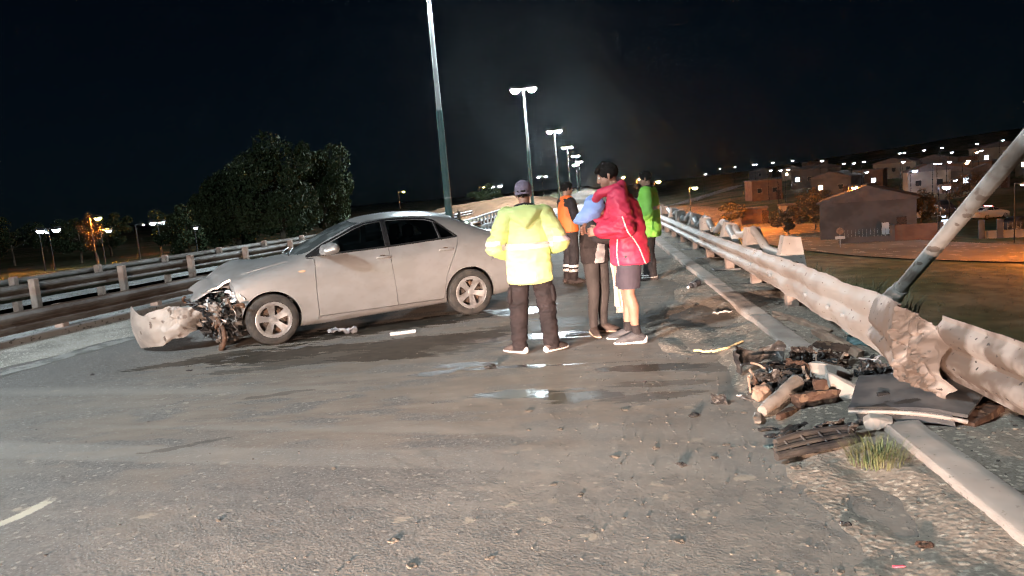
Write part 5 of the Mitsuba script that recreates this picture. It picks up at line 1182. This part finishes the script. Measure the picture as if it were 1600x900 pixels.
# clods and stones one can pick out
qs = np.random.default_rng(77)
spots = [(1.02, 3.98, .045), (1.0, 3.66, .028), (.62, 4.2, .035), (-.52, 4.86, .03), (-.30, 4.84, .04), (.05, 4.28, .045), (-1.05, 3.3, .045), (-.55, 3.1, .035), (-.9, 3.05, .04), (.3, 4.4, .04), (-.15, 3.75, .035), (.72, 4.4, .035), (-.3, 3.9, .03), (-.55, 5.3, .045), (.15, 5.2, .04), (.95, 5.0, .03), (1.3, 8.0, .03), (1.42, 7.6, .03), (.3, 3.2, .035), (.9, 2.9, .03), (-2.1, 3.6, .03), (-1.7, 4.3, .025), (-1.9, 6.15, .025), (1.2, 2.75, .03)]
for i, (x, y, r) in enumerate(spots):
    whole('stone', 'tan mud clod or stone lying loose on the road', 'stone', place(rough(rock(r * .72, 600 + i, .10, 2), r * .15, 60, i), (x, y, bz(x, y) + r * .05), qs.uniform(0, 6)), 'm_stone', 40, group='clods and stones on the road')
# grass tufts
M('m_grass', mottled((0.085, 0.115, 0.045), (0.16, 0.15, 0.075), 18.0), 0.7, spec=0.3)
M('m_straw', mottled((0.15, 0.14, 0.085), (0.075, 0.08, 0.045), 5.0), 0.8, spec=0.2)
def tuft(c, n, r, h, seed, wid=.006):
    q = np.random.default_rng(seed)
    Vs, Fs = [], []
    for i in range(n):
        a, rr_ = q.uniform(0, 6.283), r * math.sqrt(q.uniform())
        p = np.array([c[0] + rr_ * math.cos(a), c[1] + rr_ * math.sin(a), c[2]])
        d = np.array([math.cos(a), math.sin(a), 0]) * (.25 + .6 * rr_ / r) + q.normal(0, .22, 3)
        L = h * q.uniform(.5, 1.0)
        s = np.cross(d, [0, 0, 1]); s /= np.linalg.norm(s) + 1e-6
        b0 = len(Vs) * 0 + sum(len(v) for v in Vs)
        pts = []
        for t, w in ((0, 1), (.4, .9), (.75, .6), (1, .08)):
            m_ = p + np.array([0, 0, L * (t - .25 * t * t)]) + d * L * .55 * t * t
            pts += [m_ - s * wid * w, m_ + s * wid * w]
        Vs.append(np.array(pts))
        Fs.append(np.array([[0, 1, 3], [0, 3, 2], [2, 3, 5], [2, 5, 4], [4, 5, 7], [4, 7, 6]]) + b0)
    return trimesh.Trimesh(np.vstack(Vs), np.vstack(Fs), process=False)
whole('grass_tuft', 'green grass tuft growing against the broken kerb', 'grass tuft', tuft((1.44, 3.97, .02), 320, .15, .145, 3, .0024), 'm_grass', False)
# ---------------------------------------------------------------- trees and scrub
def tz(x, y): return float(terrain(np.array(float(x)), np.array(float(y))))
M('m_leaf', mottled((0.036, 0.056, 0.026), (0.056, 0.076, 0.034), 0.9), 0.7, spec=0.2)
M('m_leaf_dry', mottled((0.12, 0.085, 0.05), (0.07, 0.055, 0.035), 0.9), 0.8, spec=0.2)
M('m_bark', mottled((0.20, 0.165, 0.12), (0.10, 0.08, 0.06), 3.0), 0.9, spec=0.2)
def leaf_cloud(c, rad, n, size, seed, clumps=42, droop=.5):
    q = np.random.default_rng(seed)
    C, Rr = [], []
    while len(C) < clumps:
        p = q.uniform(-1, 1, 3)
        r = np.linalg.norm(p)
        if .35 < r < 1 and p[2] > -.85:
            C.append(p * (0.78 + .3 * q.uniform())); Rr.append(q.uniform(.16, .34))
    C, Rr = np.array(C), np.array(Rr)
    k = q.integers(0, clumps, n)
    d = q.normal(0, 1, (n, 3)); d /= np.linalg.norm(d, axis=1, keepdims=True)
    p = (C[k] + d * (Rr[k] * q.uniform(.3, 1, n) ** .5)[:, None]) * np.array(rad) + np.array(c)
    t = q.normal(0, 1, (n, 3)); t[:, 2] -= droop; t /= np.linalg.norm(t, axis=1, keepdims=True)
    u = np.cross(t, q.normal(0, 1, (n, 3))); u /= np.linalg.norm(u, axis=1, keepdims=True)
    L = size * q.uniform(.6, 1.3, n)[:, None]
    Vv = np.stack([p - t * L * .5, p + u * L * .22, p + t * L * .5, p - u * L * .22], 1).reshape(-1, 3)
    i = np.arange(n) * 4
    return trimesh.Trimesh(Vv, np.vstack([np.stack([i, i + 1, i + 2], 1), np.stack([i, i + 2, i + 3], 1)]), process=False), C * np.array(rad) + np.array(c)
def tree(label, x, y, h, rad, n, size, seed, leaf='m_leaf', group=None, trunk=.22, name='tree', low=.3, clumps=42):
    z = tz(x, y)
    root = thing(name, label, 'tree' if name == 'tree' else name.replace('_', ' '), group)
    c = (x, y, z + h - rad[2] * .95)
    crown, C = leaf_cloud(c, rad, n, size, seed, clumps)
    q = np.random.default_rng(seed + 5)
    fork = np.array([x + q.normal(0, .15), y, z + h * low])
    part(root, 'trunk', tube(bez([(x, y, z - .3), (x + q.normal(0, .08), y, z + h * low * .5), fork, (c[0], c[1], c[2] + rad[2] * .4)], 12), np.linspace(trunk, trunk * .3, 12), 9), 'm_bark', 40)
    for i in range(7):
        e = C[q.integers(0, len(C))]
        a = fork + (np.array(c) - fork) * q.uniform(0, .6)
        part(root, 'limb', tube(bez([a, (a + e) / 2 + q.normal(0, .2, 3), e], 8), np.linspace(trunk * .4, trunk * .1, 8), 6), 'm_bark', 40)
    part(root, 'crown', crown, leaf, False)
tree('big green tree on the left, the middle and tallest of three behind the car', -17.9, 41.5, 6.9, (2.5, 2.5, 3.0), 15000, .30, 1, low=.22, clumps=60)
tree('dark green tree on the left, left-hand one of three behind the car', -21.6, 43.8, 6.2, (2.4, 2.4, 2.7), 12000, .30, 2, low=.22, clumps=50)
tree('rounded green tree on the left, right-hand one of three behind the car', -16.9, 46.6, 6.5, (1.9, 2.0, 2.8), 11000, .28, 3, 'm_leaf', low=.25)
for i, (x, y, h, r) in enumerate(((-29, 51, 4.0, 2.0), (-42, 72, 4.4, 2.6), (-50, 68, 4.8, 2.8), (-55, 80, 5.0, 3.0), (-63, 75, 5.2, 3.2), (-72, 82, 5.4, 3.4), (-26, 66, 4.4, 2.6), (-11.5, 84, 2.6, 2.0), (-62, 56, 4.6, 3.2))):
    tree(['low dark tree just left of the three green trees', 'low dark tree behind the white twin lamp on the left', 'low dark tree behind the orange lamp on the left', 'low dark tree behind the bright lamps at the far left', 'low dark tree near the left edge of the picture', 'low dark tree cut by the left edge of the picture', 'low dark tree right of the three green trees, above the windscreen', 'farthest low dark tree, between the tall lamp post and the beanie', 'nearest low dark tree at the far left'][i], x, y, h, (r, r, h * .42), 4200, .30, 20 + i, 'm_leaf', 'low dark trees on the left', .14, clumps=26)
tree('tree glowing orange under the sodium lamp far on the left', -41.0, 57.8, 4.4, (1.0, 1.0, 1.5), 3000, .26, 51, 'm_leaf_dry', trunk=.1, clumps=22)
for i, (x, y, h, r) in enumerate(((23.6, 92, 3.4, 2.0), (27.5, 95, 4.2, 2.4), (30.8, 90, 4.6, 1.9), (20.5, 110, 3.6, 2.4), (38.0, 90, 3.8, 1.6), (32, 112, 5.0, 3.0), (44, 118, 5.0, 3.2), (52, 108, 5.2, 3.0))):
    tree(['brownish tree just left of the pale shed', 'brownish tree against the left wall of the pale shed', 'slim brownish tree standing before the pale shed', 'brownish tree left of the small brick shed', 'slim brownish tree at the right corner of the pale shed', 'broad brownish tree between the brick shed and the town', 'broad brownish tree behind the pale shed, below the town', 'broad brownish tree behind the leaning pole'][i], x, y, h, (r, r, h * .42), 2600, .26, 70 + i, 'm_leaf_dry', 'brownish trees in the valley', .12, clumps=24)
# rough grass on the bank behind the right-hand rail
q = np.random.default_rng(9)
Gs, at_ = [], 0
for i in range(170):
    y = 9.5 + 26 * q.uniform() ** 1.2
    x = 2.75 + q.uniform() * 1.2
    Gs.append(tuft((x, y, tz(x, y) - .02 if x > 2.95 else -.05), 26, .22, q.uniform(.2, .5), 1000 + i, .010))
whole('bank_grass', 'rough pale grass along the top of the bank behind the guard rail', 'grass', cat(Gs), 'm_straw', False, kind='stuff')

Gs = []
for i in range(700):
    r, a = 24 + 40 * q.uniform(), math.radians(14 + 30 * q.uniform())
    x, y = r * math.sin(a), r * math.cos(a)
    if x > 10: Gs.append(tuft((x, y, tz(x, y) - .03), 12, .7, q.uniform(.08, .2), 2000 + i, .02))
whole('field_grass', 'dark rough grass over the field below the road', 'grass', cat(Gs), 'm_straw', False, kind='stuff')
# ---------------------------------------------------------------- far lamps
def far_lamp(x, y, zh, label, color, group=None, s=1.6, two=False, w=.5, name='street_lamp', turn=0.0, arm=.7):
    z = tz(x, y)
    root = thing(name, label, 'street lamp', group)
    h = max(zh - z, 1.2)
    part(root, 'pole', tube([(x, y, z - .4), (x, y, z + h + .1)], [.06, .04], 8), 'm_black')
    c, sn = math.cos(turn), math.sin(turn)
    for e in ((-1, 1) if two else (1,)):
        part(root, 'arm', tube([(x, y, z + h + .06), (x + e * c * arm, y + e * sn * arm, z + h + .10)], .04, 6), 'm_galv')
        lamp_head(root, (x + e * c * arm, y + e * sn * arm, z + h), turn + (0 if e > 0 else math.pi), color, w, s)
WHITE, WARM, BLUISH = LED_FAR, (.9, .55, .27), (1.3, 1.8, 2.8)
TOWN = [(41.7, 273.8, 2.0), (65.2, 379.4, 4.2), (62.8, 329.1, 4.0), (69.4, 318.5, 4.3), (62.6, 262.7, 3.9), (39.2, 167.5, 1.5), (37.5, 152.4, 1.35), (66.9, 254.3, 4.0), (60.2, 201.2, 2.8), (54.1, 166.4, 1.55), (54.7, 162.0, 1.5), (56.8, 162.3, 1.6), (55.4, 139.4, 1.0), (75.4, 188.5, 2.9), (79.6, 187.8, 3.1), (83.0, 186.3, 3.3), (72.7, 159.2, 2.0), (89.8, 184.3, 3.5), (73.7, 149.9, 1.85), (60.0, 137.5, .25), (60.6, 137.2, .2), (61.9, 136.6, .35), (49.9, 141.5, -.3)]
for i, (x, y, z) in enumerate(TOWN):
    far_lamp(x, y, z, 'small white street lamp of the town on the far hillside', WHITE, 'white lamps of the far town', 1.5 if y < 200 else 2.2, i in (3, 13), turn=.4)
for x, y, z in ((39.3, 154.1, 1.36), (70.7, 145.8, 1.6), (64.1, 135.6, -.1)):
    far_lamp(x, y, z, 'small warm yellow street lamp of the town on the far hillside', WARM, 'warm lamps of the far town', 1.5)
far_lamp(56.9, 138.8, -.7, 'bluish white lamp below the town on the right', BLUISH, None, 2.0)
far_lamp(95.0, 183.9, 3.8, 'faint highest lamp at the upper right edge of the town', (.25, .4, .42), None, 1.4)
far_lamp(32.6, 73.5, -1.35, 'bright white flood lamp at the gable of the pale shed', BLUISH, None, 1.7, w=1.0)
far_lamp(38.2, 71.5, -1.6, 'small white lamp to the right of the leaning pole', WHITE, None, .9)
for x, y, z, lab, w in ((28.1, 84.4, -1.03, 'orange sodium lamp standing before the pale shed', 14), (13.2, 99.0, .12, 'orange sodium lamp where the lower road bends, right of the green coat', 10), (9.6, 146.7, 1.95, 'orange sodium lamp left of the green coat', 3), (10.3, 117.5, 1.27, 'orange sodium lamp just behind the head of the one in green', 4), (8.5, 189.8, 2.87, 'smallest orange sodium lamp, right of the red jacket', 1.5)):
    far_lamp(x, y, z, lab, tuple(np.array(SODIUM) * (.14 if w > 12 else 1.5 if w > 8 else 1.)), 'orange sodium lamps along the lower road', 1.5, w=w)
far_lamp(37.5, 53.5, -1.4, 'orange sodium lamp off the right edge of the picture', tuple(np.array(SODIUM) * 1.1), 'orange sodium lamps along the lower road', 1.5, w=16)
far_lamp(-43.6, 56.0, 1.75, 'bright white twin lamp at the far left', WHITE, None, 1.5, True, .6)
far_lamp(-44.6, 56.2, 1.55, 'small white lamp beside the bright one at the far left', WHITE, None, .6)
far_lamp(-40.0, 56.2, 2.35, 'orange sodium lamp in the tree at the far left', tuple(np.array(SODIUM) * .7), None, 1.1, w=.8)
far_lamp(-39.4, 56.4, 1.3, 'white lamp below the orange one on the left', WHITE, None, 1.1)
far_lamp(-36.6, 56.8, 1.5, 'tiny white lamp on the left horizon', WHITE, None, .5)
far_lamp(-34.8, 57.0, 1.6, 'white twin lamp on its pole left of the car bonnet', WHITE, None, 1.2, True, .5, arm=.4)
far_lamp(-25.5, 45.8, 1.05, 'slim white post lamp between the twin lamp and the trees', tuple(np.array(WHITE) * .5), None, .7, w=.5, arm=.1)
far_lamp(-11.6, 95.2, 2.5, 'white twin lamp left of the beanie, beyond the rail', WHITE, None, 1.5, True, arm=.5)
far_lamp(-13.8, 95.0, 2.5, 'orange lamp on a pole between the tall lamp post and the beanie', tuple(np.array(SODIUM) * .5), None, .9)
far_lamp(-8.5, 144.0, 4.0, 'white twin lamp just right of the beanie', WHITE, None, 1.6, True)
far_lamp(-24.1, 93.9, 2.8, 'tiny orange lamp above the car roof', tuple(np.array(SODIUM) * .4), None, .7)

# ---------------------------------------------------------------- houses, sheds, walls
M('m_wall_pale', mottled((0.13, 0.12, 0.118), (0.09, 0.083, 0.08), .8), 0.9, spec=0.2)
M('m_wall_brick', mottled((0.20, 0.115, 0.075), (0.15, 0.085, 0.06), 1.5), 0.9, spec=0.2)
M('m_wall_cream', mottled((0.30, 0.26, 0.21), (0.22, 0.19, 0.155), .7), 0.9, spec=0.2)
M('m_roof', mottled((0.10, 0.09, 0.09), (0.16, 0.13, 0.12), 1.2), 0.8, spec=0.2)
M('m_pane', (0.02, 0.025, 0.03), 0.1)
def lit(color): return {'emitter': emit(color, .08)}
def house(label, x, y, w, d, h, rz, wall, glow=None, group=None, name='house', flat=False, rise=1.3):
    z = tz(x, y)
    root = thing(name, label, name, group)
    P_at = lambda m: place(m, (x, y, z), rz)
    part(root, 'wall', P_at(box(-w / 2, w / 2, -d / 2, d / 2, -1.0, h)), wall, False)
    if flat:
        part(root, 'roof', P_at(box(-w / 2 - .2, w / 2 + .2, -d / 2 - .2, d / 2 + .2, h, h + .22)), 'm_roof', False)
    else:
        g_ = trimesh.convex.convex_hull(np.array([(sx * (w / 2 + .3), sy * (d / 2 + .3), h) for sx in (-1, 1) for sy in (-1, 1)] + [(0, sy * (d / 2 + .3), h + rise) for sy in (-1, 1)] + [(sx * (w / 2 + .3), sy * (d / 2 + .3), h + .12) for sx in (-1, 1) for sy in (-1, 1)]))
        part(root, 'roof', P_at(g_), 'm_roof', False)
    n = 0 if name == 'shed' else max(1, int(w // 3))
    for i in range(n):
        cx = -w / 2 + w * (i + .5) / n
        f = part(root, 'window', P_at(box(cx - .55, cx + .55, -d / 2 - .05, -d / 2 + .02, h * .38, h * .38 + 1.15)), 'm_wall_cream', False)
        pk = fresh(f, 'pane')
        scene[pk] = mikit.ply(P_at(box(cx - .45, cx + .45, -d / 2 - .07, -d / 2 - .045, h * .38 + .1, h * .38 + 1.05)), 'm_pane') | (lit(glow) if glow and i % 2 == 0 else {})
    dr_ = part(root, 'door', P_at(box(w * .30, w * .30 + .95, -d / 2 - .06, -d / 2 + .02, -.1, 2.05)), 'm_wood', False)
    part(dr_, 'handle', P_at(box(w * .30 + .8, w * .30 + .86, -d / 2 - .11, -d / 2 - .06, .95, 1.1)), 'm_galv', False)
house('long pale shed with a low gable behind the brick wall in the valley', 31.2, 87.5, 9.4, 9, 3.9, -.36, 'm_wall_pale', name='shed', rise=1.7)
house('small brick shed in the valley left of the pale one', 24.3, 113.5, 3.6, 4, 2.3, -.2, 'm_wall_brick', name='shed', flat=True)
house('small cream hut in the valley beside the brick shed', 29.3, 114.5, 2.2, 3, 2.4, -.2, 'm_wall_cream', name='shed', flat=True)
qh = np.random.default_rng(12)
kinds = ['m_wall_pale', 'm_wall_brick', 'm_wall_cream']
for i, (x, y, z) in enumerate(TOWN[3::2] + [(81, 279.5, 5), (58.2, 203.8, 2.7), (49.7, 155.2, 1.2), (70.8, 147.9, 1.7), (95, 183.9, 3.8), (66.3, 134.6, 0), (92, 170, 3), (88, 150, 2)]):
    g_ = [None, None, (.28, .22, .14), None, (.22, .28, .34)][i % 5]
    r = math.hypot(x, y); k = (r + 7 + 3 * qh.uniform()) / r
    house('house among others of the town on the dark far hillside', x * k + qh.normal(0, 2), y * k, qh.uniform(6, 11), 7, qh.uniform(2.8, 4.6), -math.atan2(x, y) + qh.normal(0, .25), kinds[i % 3], g_, 'houses of the town on the far hillside', flat=i % 3 == 1)
house('house front lit warm orange at the foot of the town', 66.0, 148.0, 10, 6, 2.6, -.42, 'm_wall_cream', (1.25, .53, .19), flat=True)
house('building with bright bluish windows at the crest of the far hill', 58.6, 205, 9, 6, 4.4, -.28, 'm_wall_pale', (.95, 1.2, 1.4), flat=True)
# boundary wall of the yard, with pillars and gates
bw = thing('yard_wall', 'low pale boundary wall with square pillars along the orange-lit lower road', 'wall')
a, b = np.array([26.0, 80.5]), np.array([46.0, 73.5])
d = (b - a) / np.linalg.norm(b - a); n_ = np.array([-d[1], d[0]])
def wall_piece(s0, s1, h, th, m, name):
    p, q_ = a + d * s0, a + d * s1
    z = min(tz(*p), tz(*q_)) - .3
    c = (p + q_) / 2
    part(bw, name, place(box(-(s1 - s0) / 2, (s1 - s0) / 2, -th / 2, th / 2, 0, h + .3), (c[0], c[1], z), math.atan2(d[1], d[0])), m, False)
for s0, s1, h, m in ((0, 4.6, .7, 'm_wall_pale'), (4.9, 8.9, 1.75, 'm_wall_brick'), (12.6, 20.8, .75, 'm_wall_cream')):
    wall_piece(s0, s1, h, .2, m, 'panel')
for s in (0, 4.75, 9.05, 10.0, 12.5, 14.0, 17.4, 20.9):
    wall_piece(s - .2, s + .2, 1.75, .42, 'm_wall_cream', 'pillar')
    wall_piece(s - .25, s + .25, 1.83, .5, 'm_wall_pale', 'cap')
for s0, s1 in ((.3, 4.5), (14.3, 17.1), (17.7, 20.6)):
    for k in range(int((s1 - s0) / .35)):
        p = a + d * (s0 + .35 * k)
        part(bw, 'bar', tube([(p[0], p[1], tz(*p) + .6), (p[0], p[1], tz(*p) + 1.5)], .02, 5), 'm_galv')
sg = thing('lit_sign', 'small bluish white lit sign board by the yard gate', 'sign')
p = (36.6, 80.6); z = tz(*p)
part(sg, 'post', tube([(p[0], p[1] + .1, z - .2), (p[0], p[1] + .1, z + 1.9)], .06, 8), 'm_galv')
scene[fresh(sg, 'face')] = mikit.ply(place(box(-.55, .55, -.05, .05, .75, 1.65), (*p, z), -.35), 'm_white') | {'emitter': emit((.05, .066, .082), .1)}
far_lamp(35.9, 81.4, z + 2.0, 'white lamp shining over the lit sign', WHITE, None, .9, w=.4)
sg = thing('notice_board', 'small white board standing in the yard before the shed', 'sign')
p = (31.0, 82.0); z = tz(*p)
part(sg, 'board', place(box(-.35, .35, -.04, .04, .5, 1.75), (*p, z), -.35), 'm_white', False)
part(sg, 'post', tube([(p[0], p[1] + .08, z - .2), (p[0], p[1] + .08, z + 1.7)], .05, 8), 'm_galv')
sg = thing('road_sign', 'small round-topped sign on a post beside the lower road', 'sign')
p = (24.6, 76.5); z = tz(*p)
part(sg, 'post', tube([(*p, z - .2), (*p, z + 1.9)], .05, 8), 'm_galv')
part(sg, 'plate', place(tm(cyl_y(0, 1.75, .34, -.06, -.03, 24)), (*p, z), -.3), 'm_tan', False)
part(sg, 'plate', place(box(-.45, .45, -.06, -.03, .95, 1.25), (*p, z), -.3), 'm_white', False)
# parked vehicles of the yard
M('m_white_paint', (0.72, 0.73, 0.75), 0.3, 0.0, clearcoat=0.6)
M('m_dark_paint', (0.05, 0.05, 0.06), 0.3, 0.0, clearcoat=0.6)
M('m_red_lens', (0.5, 0.02, 0.02), 0.2)
low = loft(0.0)
FAR = {'body': tm(low), 'glass': [tm(((OUT2 - IN12) ^ (prism_xz(WIN_F, -1.2, 1.2) + prism_xz(WIN_R, -1.2, 1.2) + prism_xz(WIN_Q, -1.2, 1.2)))), tm((OUT2 - IN12) ^ prism_yz(WS, 0.0, 1.25)), tm((OUT2 - IN12) ^ prism_yz(RW, -2.1, -1.05))]}
def parked(label, x, y, rz, m, zs=1.0, beacon=None, lamps=False, z=None):
    root = thing('parked_car', label, 'car')
    z = tz(x, y) if z is None else z
    pl = lambda t: place(trimesh.Trimesh(np.array(t.vertices) * [1, 1, zs], t.faces, process=False), (x, y, z), rz)
    part(root, 'body', pl(FAR['body']), m, 30)
    for gname, gm in zip(('side_windows', 'windscreen', 'rear_window'), FAR['glass']):
        if gname == 'side_windows':
            for half in gm.split(only_watertight=False):
                if len(half.faces) > 20: part(root, 'side_window', pl(half), 'm_pane', 30)
        else: part(root, gname, pl(gm), 'm_pane', 30)
    for wx in (1.3, -1.3):
        for sd in (1, -1):
            wheel(root, wx, sd, 0, .3, (x, y, z), rz, full=False)
    for sd in (-1, 1):
        part(root, 'headlight', pl(tm(m3.Manifold.sphere(1, 16).scale((.10, .17, .09)).translate((2.10, sd * .50, .66)))), 'm_clear', 40)
        part(root, 'tail_light', pl(tm(m3.Manifold.sphere(1, 16).scale((.06, .15, .09)).translate((-2.22, sd * .58, .82)))), 'm_red_lens', 40)
    if beacon:
        scene[fresh(root, 'beacon')] = mikit.ply(pl(tm(rbox(-.35, -.15, -.5, .5, 1.48, 1.60, .05))), 'm_red_lens') | {'emitter': emit(beacon, .1)}
parked('white patrol car with a red roof light parked behind the low wall', 46.2, 91.5, .35, 'm_white_paint', beacon=(.44, .06, .06))
parked('white off-road car facing the road beside the pale shed', 40.6, 98.0, -2.0, 'm_white_paint', 1.25)
parked('dark blue van-like car behind the leaning pole', 46.4, 103.0, -1.7, 'm_dark_paint', 1.3)
parked('dark car parked close behind the low wall at the right edge', 43.2, 79.5, .25, 'm_dark_paint')
far_lamp(44.5, 97.5, -1.6, 'added white lamp that lights the yard cars', BLUISH, None, 1.0, w=1.0)  # lamp added to brighten the parked cars
# the vehicle whose dipped head lamps light the scene from behind the viewer
hd2 = np.array([math.sin(HEAD_AZ), math.cos(HEAD_AZ)])
parked('car behind the viewer whose dipped head lamps light the road', HEAD_POS[0] - hd2[0] * 2.34, HEAD_POS[1] - hd2[1] * 2.34, math.pi / 2 - HEAD_AZ, 'm_white_paint', 1.0, z=0.0)

# pale railing at the end of the left-hand rail, beyond the car boot
wr = thing('railing', 'short white railing of close uprights beyond the car boot', 'railing')
a, b = np.array([-5.1, 29.2]), np.array([-3.9, 34.0])
for zt_, zu in ((.20, .40), (.58, .86)):
    part(wr, 'rail', tube([(*a, zt_), (*b, zu)], .045, 8), 'm_white')
for k in range(13):
    p = a + (b - a) * (k / 12)
    part(wr, 'upright', tube([(*p, -.1), (*p, .58 + .28 * k / 12)], .045, 8), 'm_white')
# bare earth bank beyond it, lit a dull orange
ex, ey = np.meshgrid(np.linspace(0, 1, 50), np.linspace(0, 1, 16), indexing='ij')
EB = np.stack([-16 + 13 * ex + 3 * ey, 52 + 12 * ey + 4 * ex, -.3 + 1.5 * np.sin(math.pi * ex) ** .6 * np.sin(math.pi * np.clip(ey * .75, 0, 1)) + .5 * (meshkit.fbm(np.stack([ex * 9, ey * 5, ex * 0], -1), 3, 4) - .5)], -1)
M('m_earth', mottled((0.10, 0.055, 0.032), (0.06, 0.036, 0.022), .6), 0.95, spec=0.1)
struct('earth_bank', grid_mesh(EB) if grid_mesh(EB).face_normals[:, 2].mean() > 0 else trimesh.Trimesh(EB.reshape(-1, 3), grid_mesh(EB).faces[:, ::-1], process=False), 'm_earth', True)
# ---------------------------------------------------------------- thin mist added to stand in for lens glow round the lamps
land = terrain(GX, GY)
AIR_BOTTOM, AIR_TOP = float(land.min()) - 1.0, float(land.max()) + 9.0
HAZE = 0.00008
scene['glow_medium'] = {'type': 'homogeneous', 'albedo': {'type': 'rgb', 'value': [0.90, 0.95, 0.97]}, 'sigma_t': {'type': 'rgb', 'value': [HAZE] * 3}, 'phase': {'type': 'hg', 'g': 0.95}}
scene['glow_haze'] = {'type': 'cube', 'to_world': T().translate([100, 750, (AIR_TOP + AIR_BOTTOM) / 2]).scale([1010, 1060, (AIR_TOP - AIR_BOTTOM) / 2]), 'bsdf': {'type': 'null'}, 'interior': {'type': 'ref', 'id': 'glow_medium'}}
labels['glow_haze'] = {'kind': 'stuff'}
scene['camera']['medium'] = {'type': 'ref', 'id': 'glow_medium'}
